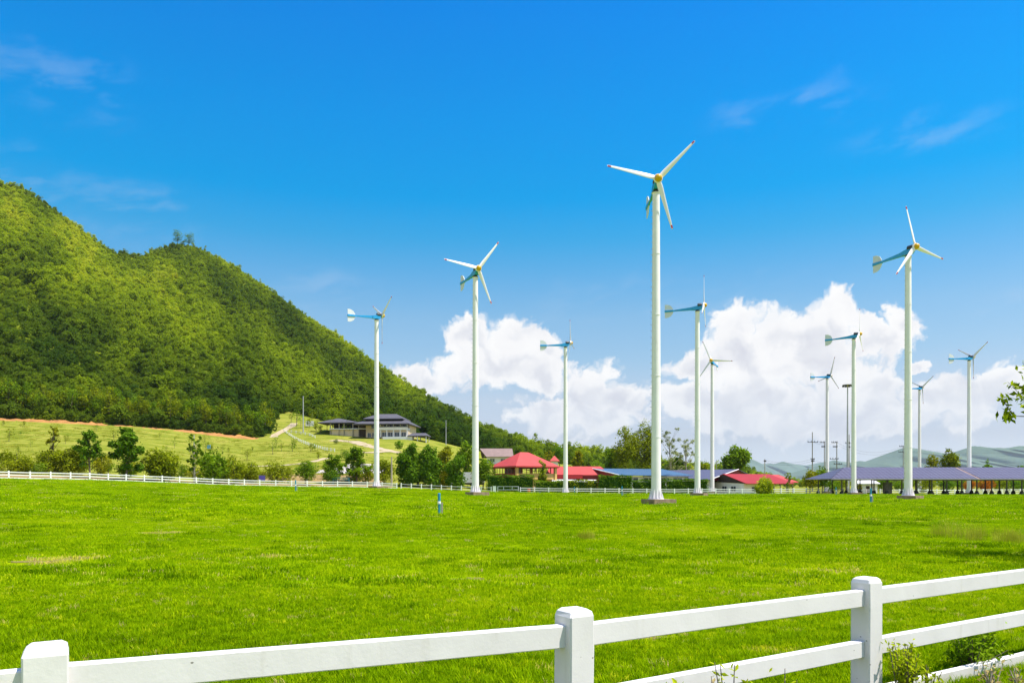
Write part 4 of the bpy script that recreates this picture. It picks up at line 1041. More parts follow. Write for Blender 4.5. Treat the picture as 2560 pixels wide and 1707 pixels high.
# saplings dotted over the slope
sap = []
for v in range(4):
    rr = random.Random(40+v); hh = 1.7+.5*v; L = lobes_for('round', hh, hh*.8, rr)
    b0 = thing('sapling', 'x', 'sapling'); tr = trunk_obj('trunk', hh, .05, L[:3], M['bark'], b0, rr); cr = crown_obj('crown', L, 130, .13, M['leaf_green' if v % 2 else 'leaf_olive'], b0, 60+v, .5)
    sap.append((b0, tr, cr))
used = [False]*4
def put_sapling(px, py, lab, grp, sc=1.0):
    v = rng.randrange(4); x, y, z = hit(px, py, 135, 420)
    if not used[v]: used[v] = True; o = sap[v][0]
    else:
        o = sap[v][0].copy(); C.objects.link(o)
        for ch in sap[v][1:]: c = ch.copy(); C.objects.link(c); c.parent = o
    o.location = (x, y, z); o.rotation_euler = (0, 0, rng.uniform(0, 6)); o.scale = (sc,)*3
    tag(o, lab, 'sapling', grp)
for _ in range(36):
    px = rng.uniform(5, 640); lo = float(np.interp(px, [0, 272, 640], [1062, 1074, 1108])); hi = float(np.interp(px, [0, 320, 640], [1135, 1140, 1165]))
    put_sapling(px, rng.uniform(lo, hi), 'one of many small saplings dotted over the left grass slope', 'saplings on the left slope', rng.uniform(.35, 1.5))
for (x, y) in ((480, 830), (500, 800), (330, 800), (380, 830), (650, 835), (690, 830), (720, 905), (300, 860)):
    px, py = z3(x, y); put_sapling(px, py+2, 'small sapling beside the white picket line below the villa', 'saplings beside the picket line', rng.uniform(1.0, 1.9))
for (x, y) in ((470, 560), (520, 590), (560, 610), (640, 600), (700, 640), (740, 660), (800, 640), (850, 650), (900, 640), (980, 680), (1060, 660), (660, 560)):
    px, py = z3(x, y+15); put_sapling(px, py, 'young tree planted on the bank in front of the villa wing', 'young trees before the villa wing', rng.uniform(1.7, 2.8))
tree(*z3(885, 745)[:1], 262, z3(0, 725)[1], 16, 'round', 'leaf_pale', 'small grey green tree alone on the lawn below the villa', 400)
for v in range(4):
    if not used[v]:
        for q in sap[v]: bpy.data.objects.remove(q)

# trees along the edge of the wood, standing over the red bank
edge = []
for v in range(5):
    rr = random.Random(140+v); hh = 9.0+v*.9; L = lobes_for(['round', 'tall', 'big', 'round', 'tall'][v], hh, hh*.62, rr)
    b0 = thing('tree', 'x', 'tree'); tr = trunk_obj('trunk', hh, .2, L[:8], M['bark'], b0, rr); cr = crown_obj('crown', L, 900, .30, M['leaf_green' if v % 2 else 'leaf_olive'], b0, 160+v, .55)
    edge.append((b0, tr, cr))
for i in range(60):
    px = -260+i*15.6+rng.uniform(-5, 5); v = i % 5; D = float(np.interp(px, FOOT[:, 0], FOOT[:, 1]))+rng.uniform(4.5, 9); x = PX(px, D)
    z = float(hill_xyz(np.array([px]), np.array([max(0.0, (D-np.interp(px, FOOT[:, 0], FOOT[:, 1]))/(np.interp(px, RIDGE[:, 0], RIDGE[:, 2])-np.interp(px, FOOT[:, 0], FOOT[:, 1])))]))[2][0])
    if i < 5: o = edge[v][0]
    else:
        o = edge[v][0].copy(); C.objects.link(o)
        for ch in edge[v][1:]: c = ch.copy(); C.objects.link(c); c.parent = o
    o.location = (x, D, z-.2); o.rotation_euler = (0, 0, rng.uniform(0, 6)); s = rng.uniform(.75, 1.1); o.scale = (s, s, s*rng.uniform(.85, 1.1))
    tag(o, 'tree in the front row of the wood above the red earth bank', 'tree', 'front row of the wood')
# two lone trees on the hill top
def on_hill(px, t=1.0): x, y, z = hill_xyz(np.array([px]), np.array([t])); return float(x[0]), float(y[0]), float(z[0])
for px, hh, lab in ((444, 17, 'dark umbrella shaped tree on the hill summit, left one of the pair'), (472, 14, 'lower round dark tree on the hill summit, right one of the pair')):
    x, y, z = on_hill(px, .995); rr = random.Random(px); L = [(rr.uniform(-3.2, 3.2), rr.uniform(-2, 2), hh*rr.uniform(.30, .90), 2.9, 2.1) for _ in range(18)]
    t = thing('tree', lab, 'tree', (x, y, z+1)); trunk_obj('trunk', hh, .35, L[:5], M['bark'], t, rr); crown_obj('crown', L, 900, .45, M['leaf_dark'], t, px, .5)

# ------------------------------------------------------------------ hedges
def hedge(px0, px1, D, top, label, leaf='leaf_hedge', depth=1.6, n=None):
    x0, x1 = PX(px0, D), PX(px1, D); xm = (x0+x1)/2; z = G(xm, D); h = PZ(top, D)-z; w = x1-x0
    t = thing('hedge', label, 'hedge', (xm, D, z)); r = np.random.default_rng(int(px0))
    b = MB().box(-w/2+.25, w/2-.25, -depth/2+.25, depth/2-.25, -.3, h-.28); obj('branch_core', b, M['leaf_hedge'], t)
    n = n or int(w*h*40+w*depth*40); c = np.c_[r.uniform(-w/2, w/2, n), r.uniform(-depth/2, depth/2, n), r.uniform(0.05, h, n)]
    side = r.random(n); c[side < .5, 1] = -depth/2+r.normal(0, .12, (side < .5).sum()); m = (side >= .5) & (side < .85); c[m, 2] = h+r.normal(0, .10, m.sum()); e = side > .93; c[e, 0] = np.sign(c[e, 0])*w/2
    c[:, 1] += .18*np.sin(c[:, 0]*2.1+px0); c[:, 2] += .12*np.sin(c[:, 0]*1.3+px0)*(c[:, 2] > h*.7)
    nn = r.normal(size=(n, 3))+np.array([0, -.8, .7]); nn /= np.linalg.norm(nn, axis=1)[:, None]
    V, Fc = leaf_quads(c, nn, .17, r); me = bpy.data.meshes.new('foliage'); me.from_pydata(V.tolist(), [], Fc.tolist()); me.update()
    fattr(me, 'tint', np.clip(.42+.25*np.sin(c[:, 0]*1.7+c[:, 2]*2)+r.normal(0, .2, n), 0, 1)); me.materials.append(M[leaf]); obj('foliage', me, None, t)
hedge(1216, 1335, 172, 1189, 'clipped dark hedge in front of the red pavilion, left end')
hedge(1336, 1408, 171, 1203, 'low hedge between the pavilion hedge and the edge on turbine', 'leaf_green')
hedge(1409, 1494, 171, 1201, 'low hedge right of the edge on turbine before the low red roof', 'leaf_olive')
hedge(1495, 1579, 170, 1190, 'tallest square hedge block left of the tallest turbine')
hedge(1580, 1665, 172, 1201, 'middle height hedge directly behind the tallest turbine', 'leaf_hedge')
hedge(1666, 1768, 172, 1199, 'hedge ending at the white house, right of the tallest turbine', 'leaf_hedge')

# ------------------------------------------------------------------ buildings
def slab(pts, th):
    """thick roof plane from a polygon (list of 3-D points)"""
    b = MB(); k = len(pts); b.v = [tuple(p) for p in pts]+[(p[0], p[1], p[2]-th) for p in pts]
    b.f = [tuple(range(k)), tuple(reversed(range(k, 2*k)))]+[(i, k+i, k+(i+1) % k, (i+1) % k) for i in range(k)]; return b
def hip(x0, x1, y0, y1, z0, z1, rx0, rx1, th=.18):
    ym = (y0+y1)/2; A = [(x0, y0, z0), (x1, y0, z0), (x1, y1, z0), (x0, y1, z0)]; R0, R1 = (rx0, ym, z1), (rx1, ym, z1)
    b = MB(); b.v = A+[R0, R1]+[(p[0], p[1], p[2]-th) for p in A]
    b.f = [(0, 1, 5, 4), (1, 2, 5), (2, 3, 4, 5), (3, 0, 4), (0, 6, 7, 1), (1, 7, 8, 2), (2, 8, 9, 3), (3, 9, 6, 0), (9, 8, 7, 6)]; return b
def bx(name, mat, par, *a): return obj(name, MB().box(*a), M[mat], par)
def window(par, x0, x1, y, z0, z1, frame='white', axis='y', mull=1):
    """glazed window with a proud frame, facing -y (or -x)"""
    sw = lambda a, b_, c, d, e, f_: MB().box(a, b_, c, d, e, f_) if axis == 'y' else MB().box(c, d, a, b_, e, f_)
    w = obj('window', sw(x0, x1, y-.03, y+.03, z0, z1), M['glass'], par)
    b = MB()
    for (p, q, r_, s_) in [(x0-.06, x0+.04, z0-.06, z1+.06), (x1-.04, x1+.06, z0-.06, z1+.06), (x0+.04, x1-.04, z1-.04, z1+.06), (x0+.04, x1-.04, z0-.06, z0+.04)]+[((x0+(x1-x0)*(k+1)/(mull+1))-.03, (x0+(x1-x0)*(k+1)/(mull+1))+.03, z0+.04, z1-.04) for k in range(mull)]:
        if axis == 'y': b.box(p, q, y-.07, y-.035, r_, s_)
        else: b.box(y-.07, y-.035, p, q, r_, s_)
    obj('window_frame', b, M[frame], w); return w

# red pavilion
D = 186; cxp = PX(1311, D+5); gz_ = G(cxp, D+5)
pv_ = thing('pavilion', 'two storey pavilion with red hip roof, ochre columns and open windows', 'building', (cxp, D+5.5, gz_), math.radians(31))
e_ = PZ(1164.5, D)-gz_; r_ = PZ(1130, D+5)-gz_; a_ = 5.45
obj('roof', hip(-a_-.8, a_+.8, -a_-.8, a_+.8, e_, r_, -1.2, 1.2, .3), M['redroof'], pv_)
bx('roof_fascia', 'darkred', pv_, -a_-.6, a_+.6, -a_-.6, a_+.6, e_-.42, e_-.31)
fl = e_-2.9
bx('upper_floor', 'darkred', pv_, -a_+.1, a_-.1, -a_+.1, a_-.1, fl-.25, fl)
bx('lower_wall', 'ochre', pv_, -a_+.5, a_-.5, -a_+.5, a_-.5, -.5, fl-.25)
for nm, mt, s in (('parapet', 'ochre', 'front'), ('parapet', 'darkred', 'left')):
    if s == 'front': bx(nm, mt, pv_, -a_+.25, a_-.25, -a_, -a_+.15, fl-.25, fl+1.15)
    else: bx(nm, mt, pv_, -a_, -a_+.15, -a_+.25, a_-.25, fl-.25, fl+1.15)
bx('parapet', 'darkred', pv_, -a_+.25, a_-.25, a_-.15, a_, fl-.25, fl+1.0); bx('parapet', 'darkred', pv_, a_-.15, a_, -a_+.25, a_-.25, fl-.25, fl+1.0)
for sx in (-1, 1):
    for sy in (-1, 1): bx('column', 'ochre', pv_, sx*a_-.30, sx*a_+.30, sy*a_-.30, sy*a_+.30, -.5, e_-.42)
bx('column', 'ochre', pv_, -.25, .25, a_-.3, a_+.2, fl, e_-.42)
bx('curtain_panel', 'white', pv_, -a_+3.0, a_-2.6, a_-.08, a_-.02, fl+1.0, e_-.45)
for k in range(1, 8):
    u = -a_+2*a_*k/8
    bx('mullion', 'darkred', pv_, u-.07, u+.07, -a_+.02, -a_+.12, fl+1.15, e_-.42); bx('mullion', 'darkred', pv_, -a_+.02, -a_+.12, u-.07, u+.07, fl+1.15, e_-.42)
for k in range(1, 6):
    u = -a_+2*a_*k/6; bx('mullion', 'darkred', pv_, a_-.12, a_-.02, u-.06, u+.06, fl+1.0, e_-.42)
# low red roofed hall
D = 196; x0, x1 = PX(1368, D), PX(1521, D); gz_ = G((x0+x1)/2, D); w2 = (x1-x0)/2
hl = thing('low_hall', 'long low hall with plain red roof and white canopy, right of the pavilion', 'building', ((x0+x1)/2, D, gz_))
ez, rz_ = PZ(1186, D-4)-gz_, PZ(1165.5, D)-gz_
obj('roof', hip(-w2-.3, w2+.2, -4.4, 4.4, ez, rz_, -w2+.5, w2-2.0, .25), M['redroof'], hl)
bx('wall', 'darkred', hl, -w2+.4, w2-.6, -3.7, 3.7, -.5, ez-.26)
bx('eave_board', 'redroof2', hl, -w2+.6, w2*.1, -4.95, -4.45, ez-1.0, ez-.05)
obj('canopy', slab([(-w2+.8, -7.6, ez-1.55), (w2-3.4, -7.6, ez-1.75), (w2-3.4, -4.46, ez-1.25), (-w2+.8, -4.46, ez-1.1)], .12), M['white'], hl)
for k in range(4): u = -w2+1.3+k*(2*w2-5.5)/3; bx('canopy_post', 'steel', hl, u-.06, u+.06, -7.3, -7.18, -.5, ez-1.85)
bx('doorway', 'timber', hl, -w2+1.2, -w2+4.5, -3.76, -3.71, 0, 2.3)
# far house with brown roof
D = 262; x0, x1 = PX(1203, D), PX(1282, D); xm = (x0+x1)/2; gz_ = min(G(xm, D), PZ(1143, D)-2.2); w2 = (x1-x0)/2
fh = thing('far_house', 'house with faded brown tiled roof above the trees left of the red pavilion', 'house', (xm, D, gz_))
ez, rz_ = PZ(1142, D)-gz_, PZ(1120.5, D)-gz_
obj('roof', slab([(-w2+1.8, -4.5, ez), (w2+.3, -4.5, ez), (w2-.2, .6, rz_), (-w2-.5, .6, rz_)], .2), M['brownroof'], fh)
obj('rear_roof', slab([(-w2-.5, .65, rz_-.01), (w2-.2, .65, rz_-.01), (w2, 5, ez), (-w2, 5, ez)], .2), M['brownroof'], fh)
bx('wall', 'white', fh, -w2+2.0, w2-.4, -3.7, 4.2, -4, ez+.3)
window(fh, -w2+3, -w2+4.6, -3.72, ez-1.8, ez-.7); window(fh, w2-4, w2-2.4, -3.72, ez-1.8, ez-.7)
# small red pointed roof behind
D = 250; xm = PX(1386, D); gz_ = G(xm, D); sp_ = thing('small_spire_roof', 'small pointed red roof among the trees behind the pavilion', 'kiosk', (xm, D, gz_))
zt = PZ(1139, D)-gz_; obj('roof', hip(-1.6, 1.6, -1.6, 1.6, zt-1.7, zt, -.1, .1, .12), M['redroof'], sp_); bx('wall', 'white', sp_, -1.1, 1.1, -1.1, 1.1, -2, zt-1.82)

# solar roofed sheds in the middle
M['solar'] = None
def solar_mat(name, c0, c1, sc):
    m, nt = newmat(name); n = N(nt); p = n.oco()
    b = n.n('ShaderNodeTexBrick'); b.offset = 0; b.inputs['Scale'].default_value = sc; b.inputs['Mortar Size'].default_value = .018; b.inputs['Brick Width'].default_value = .5; b.inputs['Row Height'].default_value = .85
    b.inputs['Color1'].default_value = (*c0, 1); b.inputs['Color2'].default_value = (*c1, 1); b.inputs['Mortar'].default_value = (.22, .23, .28, 1); n.l(p, b.inputs['Vector'])
    n.princ(b.outputs[0], 0.45, 0, None, 0.25); return m
M['solar'] = solar_mat('solar_glass', (.074, .062, .094), (.083, .070, .104), .55)
M['solarblue'] = solar_mat('solar_glass_blue', (.035, .090, .16), (.05, .11, .19), .5)
def mono(label, rx, ry, L, ang, half, zr, ze, mat, flip=1, gable='darkred', wall='white', name='solar_shed'):
    """open gabled shed; ridge starts at (rx, ry) and runs L along ang"""
    gz_ = G(rx, ry); t = thing(name, label, 'shed', (rx, ry, gz_), ang); zr -= gz_; ze -= gz_
    obj('front_roof', slab([(-.2, -half, ze), (L+.2, -half, ze), (L+.2, 0, zr), (-.2, 0, zr)], .12), M[mat], t)
    obj('rear_roof', slab([(-.2, .03, zr-.02), (L+.2, .03, zr-.02), (L+.2, half*.8, ze+.3), (-.2, half*.8, ze+.3)], .12), M[mat], t)
    for x in ((.3,) if flip == 1 else (L-.3,)):
        b = MB().prism([(-half+.4, ze-.3), (half*.8-.3, ze), (0, zr-.2)], x-.06, x+.06, 'x'); obj('gable_wall', b, M[gable], t)
    obj('verge_board', MB().tube([(-.21 if flip == 1 else L+.21, -half, ze-.02), (-.21 if flip == 1 else L+.21, 0, zr-.02)], .11, 6), M['white'], t)
    bx('back_wall', wall, t, .5, L-.5, half*.5, half*.5+.15, -.5, ze)
    bx('front_wall', wall, t, .5, L-.5, -half+1.2, -half+1.35, -.5, ze-.25)
    for k in range(int(L//3.2)+1): bx('post', 'steel', t, .4+k*3.2-.07, .4+k*3.2+.07, -half+.5, -half+.64, -.5, ze-.15)
    return t, ze
t, ze = mono('shed with blue solar panel roof and reddish gable, left of the tallest turbine', 20.3, 195, 20.5, math.atan2(5.2, 12), 13.0, PZ(1170.5, 195), PZ(1187, 183), 'solarblue', 1)
for k in range(4): window(t, 3+k*4.2, 5.6+k*4.2, -13.0+1.19, ze-1.6, ze-.6, 'white')
t, ze = mono('shed with purple solar panel roof right of the tallest turbine', 42.0, 213, 20.6, math.atan2(-11.6, 14), 16.5, PZ(1172.5, 200), PZ(1198, 186), 'solar', -1)

# bright red roofed house
gz_ = G(58, 190); ah = math.atan2(3.3, 8); rh = thing('red_roof_house', 'low white house with bright red gable roof and open veranda', 'house', (51.6, 190, gz_), ah)
zr, ze, L, hw = PZ(1184, 190)-gz_, PZ(1208, 182)-gz_, 14.0, 8.65
obj('front_roof', slab([(-.3, -hw, ze), (L, -hw, ze), (L, 0, zr), (-.3, 0, zr)], .14), M['redroof2'], rh)
obj('rear_roof', slab([(-.3, .04, zr-.02), (L, .04, zr-.02), (L, 5, ze+.8), (-.3, 5, ze+.8)], .14), M['redroof2'], rh)
b = MB().prism([(-hw+1.2, -.6), (4.6, -.6), (4.6, ze+.75), (0, zr-.2), (-hw+1.2, ze+.1)], 0, .2, 'x'); obj('gable_wall', b, M['white'], rh)
b = MB().prism([(-hw+.3, ze-.05), (4.7, ze+.45), (0, zr-.16)], -.12, -.02, 'x'); obj('gable_board', b, M['timber'], rh)
bx('front_wall', 'white', rh, .2, 7.0, -hw+1.2, -hw+1.4, -.6, ze-.02); bx('rear_wall', 'timber', rh, 7.0, L-.4, -2.0, -1.8, -.6, zr-.9)
window(rh, 2.2, 4.2, -hw+1.18, .5, 1.6); window(rh, 5.0, 6.4, -hw+1.18, .5, 1.6); window(rh, -4.6, -2.8, -.02, .5, 1.7, axis='x'); window(rh, -1.2, .6, -.02, .5, 1.7, axis='x')
for k in range(4): bx('veranda_post', 'pole', rh, 8.2+k*1.85, 8.36+k*1.85, -hw+.4, -hw+.56, -.6, ze-.1)
obj('second_roof', slab([(L-2, -hw+4.0, ze+.35), (L+5, -hw+4.0, ze+.35), (L+4, 1.5, zr-.1), (L-2, 1.5, zr-.1)], .14), M['redroof'], rh)

# long solar shed on the right
D0, D1 = 158.0, 172.0; xs0, xs1 = PX(2078, D0), PX(2760, D0); gz_ = -.15
sh = thing('solar_shed', 'long open shed with purple solar panel roof across the right of the field', 'shed', (xs0, D0, gz_)); ez, rz_ = PZ(1196, D0)-gz_, PZ(1167.5, D0+7)-gz_; L = xs1-xs0
def roofpart(nm, xa, xb, xra, xrb): obj(nm, slab([(xa, 0, ez), (xb, 0, ez), (xrb, 7, rz_), (xra, 7, rz_)], .10), M['solar'], sh)
seam = PX(2448, D0)-xs0
roofpart('roof_panels', 0, seam-.25, 5.6, seam-1.0); roofpart('roof_panels', seam+.35, L, seam-.4, L)
obj('roof_panels', slab([(-.05, .2, ez-.02), (5.5, 7.05, rz_-.02), (0, 14, ez)], .10), M['solar'], sh)
obj('rear_roof', slab([(0, 14, ez), (5.6, 7.05, rz_-.03), (L, 7.05, rz_-.03), (L, 14, ez)], .10), M['steel'], sh)
obj('roof_gutter', MB().box(0, L, -.12, -.01, ez-.22, ez-.06), M['pole'], sh)
obj('seam_strip', slab([(seam-.22, .02, ez-.06), (seam+.32, .02, ez-.06), (seam-.43, 6.98, rz_-.06), (seam-.97, 6.98, rz_-.06)], .05), M['brownroof'], sh)
for k in range(16):
    for yy in (0.6, 12.8):
        x = 2.4+k*3.05
        p = bx('post', 'postdark', sh, x-.10, x+.10, yy-.10, yy+.10, -.3, ez-.12)
        obj('footing', MB().lathe([(.42, -.2), (.46, .25), (.30, .70), (.16, .82)], 10), M['tyre'], p, (x, yy, 0), (0, 0, 0))
    bx('rafter', 'postdark', sh, 2.4+k*3.05-.05, 2.4+k*3.05+.05, .7, 12.7, ez-.30, ez-.14)
bx('inverter_cabinet', 'pole', sh, PX(2222, 165)-xs0-.9, PX(2222, 165)-xs0+.7, 7, 7.8, 0, 2.6)
# small white hut under the shed
D = 192; hx_ = PX(2164, D); hut = thing('white_hut', 'small white hut seen under the left part of the solar shed', 'hut', (hx_, D, G(hx_, D)))
bx('wall', 'white', hut, -2.2, 2.2, -1.5, 1.5, -.3, 2.2); obj('roof', slab([(-3.4, -2.2, 2.5), (2.6, -2.2, 2.5), (2.6, 1.8, 3.5), (-3.4, 1.8, 3.5)], .15), M['white'], hut); bx('door', 'timber', hut, -.6, .3, -1.55, -1.51, 0, 1.9)

# villa on the slope
D = 280; k_ = D/F
vx, vy = PX(968, D), D; gz_ = PZ(1097, D); vl = thing('villa', 'two storey cream villa with dark double hip roof on the hillside', 'villa', (vx, vy+5, gz_), math.radians(-6))
U = lambda px: (px-968)*k_
V_ = lambda py: (1097-py)*k_
bx('main_wall', 'cream', vl, U(915), U(1026), -4, 7, -2, V_(1060))
bx('front_wing', 'cream', vl, U(958), U(1027), -6.2, -4.02, -2, V_(1074))
bx('terrace', 'white', vl, U(968), U(1042), -9.2, -6.25, -2.2, V_(1093))
bx('balcony_slab', 'white', vl, U(955), U(1028), -7.4, -4.05, V_(1075.5), V_(1071.5)); bx('balcony_parapet', 'white', vl, U(955), U(1028), -7.4, -7.25, V_(1071.5), V_(1069))
bx('balcony_glass', 'glass', vl, U(957), U(1027), -7.36, -7.30, V_(1069), V_(1066.5))
obj('lower_roof', hip(U(893), U(1034), -8.6, 10, V_(1060), V_(1041), U(925), U(1000), .35), M['greyroof'], vl)
obj('upper_roof', hip(U(910), U(1012), -5.2, 7.0, V_(1045.5), V_(1031), U(935), U(985), .35), M['greyroof'], vl)
for i, px in enumerate((920, 932, 944)): window(vl, U(px)-.1, U(px+8), -4.02, V_(1092), V_(1081)); 
for px in (929, 942): window(vl, U(px), U(px+9), -4.02, V_(1070), V_(1061.5))
for px in (961, 976, 993, 1010): window(vl, U(px), U(px+12), -6.22, V_(1092.5), V_(1081))
for px in (961, 976, 993, 1010): window(vl, U(px), U(px+13), -4.02, V_(1071), V_(1062))
for px in (959, 974.5, 991.5, 1008.5, 1026): bx('column', 'white', vl, U(px)-.16, U(px)+.16, -7.2, -6.9, V_(1093), V_(1076)); bx('upper_column', 'white', vl, U(px)-.12, U(px)+.12, -7.2, -6.95, V_(1069), V_(1060.5))
bx('side_block', 'timber', vl, U(896), U(914.5), -3.0, 6.5, -3, V_(1060))
obj('wing_roof', hip(U(788), U(896), -3.6, 6.0, V_(1053.5), V_(1041), U(826), U(836), .3), M['greyroof'], vl)
obj('link_roof', hip(U(850), U(905), -2.6, 5.0, V_(1056), V_(1050), U(858), U(898), .3), M['greyroof'], vl)
bx('wing_deck', 'white', vl, U(818), U(914), -3.3, 5.5, V_(1071), V_(1069)); bx('wing_wall', 'timber', vl, U(820), U(912), 1.0, 5.0, V_(1088), V_(1056.8)); bx('wing_base', 'cream', vl, U(822), U(897), -2.6, 4.8, -1, V_(1071.3))
for px in (820, 843, 856, 879, 894): bx('wing_post', 'paleb', vl, U(px)-.14, U(px)+.14, -3.0, -2.72, -1, V_(1056.5))
# carport
cp_ = thing('carport', 'small open carport with dark roof at the right end of the villa', 'carport', (PX(1048, 276), 277, G(PX(1048, 276), 277)), math.radians(-6))
zz = PZ(1089.5, 276)-cp_.location.z
obj('roof', hip(-3.8, 3.6, -3, 3, zz, zz+1.1, -2.6, 2.2, .2), M['greyroof'], cp_)
for x in (-2.9, -.2, 2.9):
    for y in (-2.4, 2.4): bx('post', 'white', cp_, x-.13, x+.13, y-.13, y+.13, -1, zz-.2)
# white sign wall at the villa path
x, y, z = hit(*z3(640, 605), 200, 420); tag(obj('white_wall_panel', MB().box(-1.6, 1.6, -.12, .12, -.4, 1.9), M['white'], None, (x, y, z)), 'small white wall panel on the grass bank left of the villa', 'wall')
# picket line down the slope
def pickets(pts, label, step=2.4):
    P = [Vector(hit(*z3(*q), 180, 420)) for q in pts]; t = thing('picket_fence', label, 'fence', P[0]); o = P[0]
    pm_ = MB().box(-.09, .09, -.09, .09, -.3, 1.0).mesh('picket'); pm_.materials.append(M['farfence']); Q = []
    for i in range(len(P)-1):
        k = max(1, int((P[i+1]-P[i]).length/step))
        for j in range(k): q = P[i].lerp(P[i+1], j/k); q.z = G(q.x, q.y); Q.append(q)
    for i, q in enumerate(Q):
        obj('post', pm_, None, t, q-o)
        if i < len(Q)-1:
            d = Q[i+1]-q; L = d.length
            for h in (.85, .4): obj('rail', thin_me, None, t, q-o+Vector((0, 0, h)), (0, -math.asin(d.z/L), math.atan2(d.y, d.x)), (L, 1, 1))
pickets([(405, 655), (450, 690), (520, 735), (600, 770), (700, 805), (800, 832), (905, 848)], 'white picket fence curving down the slope below the villa')
pickets([(470, 665), (560, 680), (640, 695), (715, 725)], 'short white picket fence on the bank left of the villa lawn')

# ------------------------------------------------------------------ poles, masts, wires
def pole(px, D, top, label, r=.16, mat='pole', arms=(), name='utility_pole', cat='pole', base=None):
    x = PX(px, D); z = G(x, D); h = PZ(top, D)-z; t = thing(name, label, cat, (x, D, z)); obj('shaft', MB().tube([(0, 0, -.5), (0, 0, h)], [r*1.25, r*.75], 8), M[mat], t)
    for (py, wl, wr) in arms:
        zz = PZ(py, D)-z; a = bx('cross_arm', 'wire', t, -wl, wr, -.32, -.20, zz-.08, zz+.08)
        for k in range(4):
            u = -wl+.1+(wl+wr-.2)*k/3
            obj('insulator', MB().lathe([(.09, zz+.08), (.11, zz+.20), (.05, zz+.42)], 8), M['wire'], a, (u, -.26, 0))
    return t
pole(2031, 232, 1080, 'concrete power pole with wide cross arm left of the group of poles', .17, arms=((1105, 1.5, 1.6), (1148, .6, .6), (1153, .5, .5)))
pole(2092, 236, 1103, 'power pole with stepped arms just right of the small far turbine', .17, arms=((1106, 1.7, .1), (1117, 1.3, .1), (1147, 2.2, .4), (1160, 1.0, 1.5)))
pole(2061, 238, 1104, 'power pole with stepped arms almost hidden behind the small far turbine tower', .15, arms=((1106, 1.5, .1), (1117, 1.0, .1)))
pole(2123, 228, 1086, 'slim power pole beside the floodlight mast', .14, arms=((1108, 1.2, .2), (1118, .9, .2)))
pole(2258, 262, 1113, 'distant power pole half hidden behind the tall right turbine', .15, arms=((1116, 1.4, .4), (1130, 1.7, .5)))
pole(1912, 240, 1147, 'thin wooden pole behind the bright red roof', .13, 'wood_pole', arms=((1153, .4, .4),))
pole(979, 166, 1142, 'bare wooden pole between the olive tree and the dark tree row', .19, 'wood_pole')
pole(1791, 236, 1149, 'short pale pole left of the large round tree', .12)
pole(758, 288, 990, 'tall pale lamp mast left of the villa', .20, 'steel', name='lamp_mast', cat='mast')
pole(1115, 285, 1050, 'thin pale lamp mast on the slope right of the villa', .13, 'steel', name='lamp_mast', cat='mast')
px_ = z2(1783, 0)[0]; pole(px_, 149, 1087, 'thin pale grey lamp post beside the slender tree on the left', .10, 'steel', name='lamp_post', cat='lamp post')
D = 212; x = PX(2119, D); z = G(x, D); h = PZ(962, D)-z
fm = thing('floodlight_mast', 'tall floodlight mast with round lamp head among the turbines', 'mast', (x, D, z)); obj('shaft', MB().tube([(0, 0, -.5), (0, 0, h)], [.34, .14], 10), M['steel'], fm)
hd = obj('head_frame', MB().lathe([(.2, h-.5), (.35, h-.2), (1.25, h-.1), (1.3, h+.05), (.25, h+.12)], 14), M['pole'], fm)
for k in range(8):
    a = k*math.pi/4; obj('floodlight', MB().box(-.26, .26, -.18, .18, -.42, -.05), M['dark'], hd, (1.15*math.cos(a), 1.15*math.sin(a), h-.1), (0, 0, a))
def wire(p0, p1, sag, label, grp, r=.022):
    b = MB(); P0, P1 = Vector(p0), Vector(p1); n_ = 14
    b.tube([P0.lerp(P1, k/n_)-Vector((0, 0, sag*4*(k/n_)*(1-k/n_))) for k in range(n_+1)], r, 4)
    tag(obj('power_line', b, M['wire']), label, 'power line', grp)
Q = lambda px, py, D: Vector(W(px, py, D))
for dy, ww in ((1104, 'upper'), (1110, 'lower')): wire(Q(2092, dy+2, 236), Q(2258, dy+10, 262), 2.6, ww+' dark power line sagging from the stepped pole towards the right', 'upper power lines')
for dy, ww in ((1106, 'upper'), (1116, 'lower')): wire(Q(2258, dy+10, 262), Q(2640, dy+6, 300), 2.6, ww+' thin power line crossing in front of the far hills at the right', 'power lines before the far hills')
for dy, ww in ((1148, 'upper'), (1153, 'lower')): wire(Q(1912, dy+2, 240), Q(2031, dy-1, 232), 1.0, ww+' thin power line between the wooden pole and the wide armed pole', 'power lines left of the pole group')
for dy, ww in ((1104, 'upper'), (1149, 'lower')): wire(Q(2031, dy, 232), Q(2092, dy+1, 236), .8, ww+' short power line within the group of poles', 'power lines within the pole group')

# ------------------------------------------------------------------ water valve posts
def valve(px, base, label, k=1.0, D=None):
    D = D or 1.85*F/(base-YH); x = PX(px, D); z = G(x, D); t = thing('water_valve', label, 'water valve', (x, D, z), math.radians(15))
    obj('pipe', MB().lathe([(.075, -.2), (.075, .58*k), (.095, .58*k), (.095, .63*k), (.055, .63*k), (.055, .72*k)], 12), M['meter'], t)
    obj('collar', MB().lathe([(.098, .635*k), (.105, .66*k), (.105, .76*k), (.09, .80*k)], 12), M['vehicle'], t)
    obj('riser', MB().lathe([(.085, .80*k), (.085, 1.28*k), (.06, 1.33*k)], 12), M['meter'], t)
    obj('stake', MB().box(.13, .22, -.05, .04, -.2, .72*k), M['pole'], t)
valve(1098, 1285, 'blue water valve post with white collar alone on the grass, nearest one')
valve(739, 1240, 'blue water valve post in the left part of the paddock near the fence', 1.2, 108)
valve(1555, 1243, 'grey blue valve post near the far fence left of the tallest turbine', 1.1, 122)
valve(2177, 1259, 'pale blue valve post in the grass left of the tall right turbine', 1.15, 78)
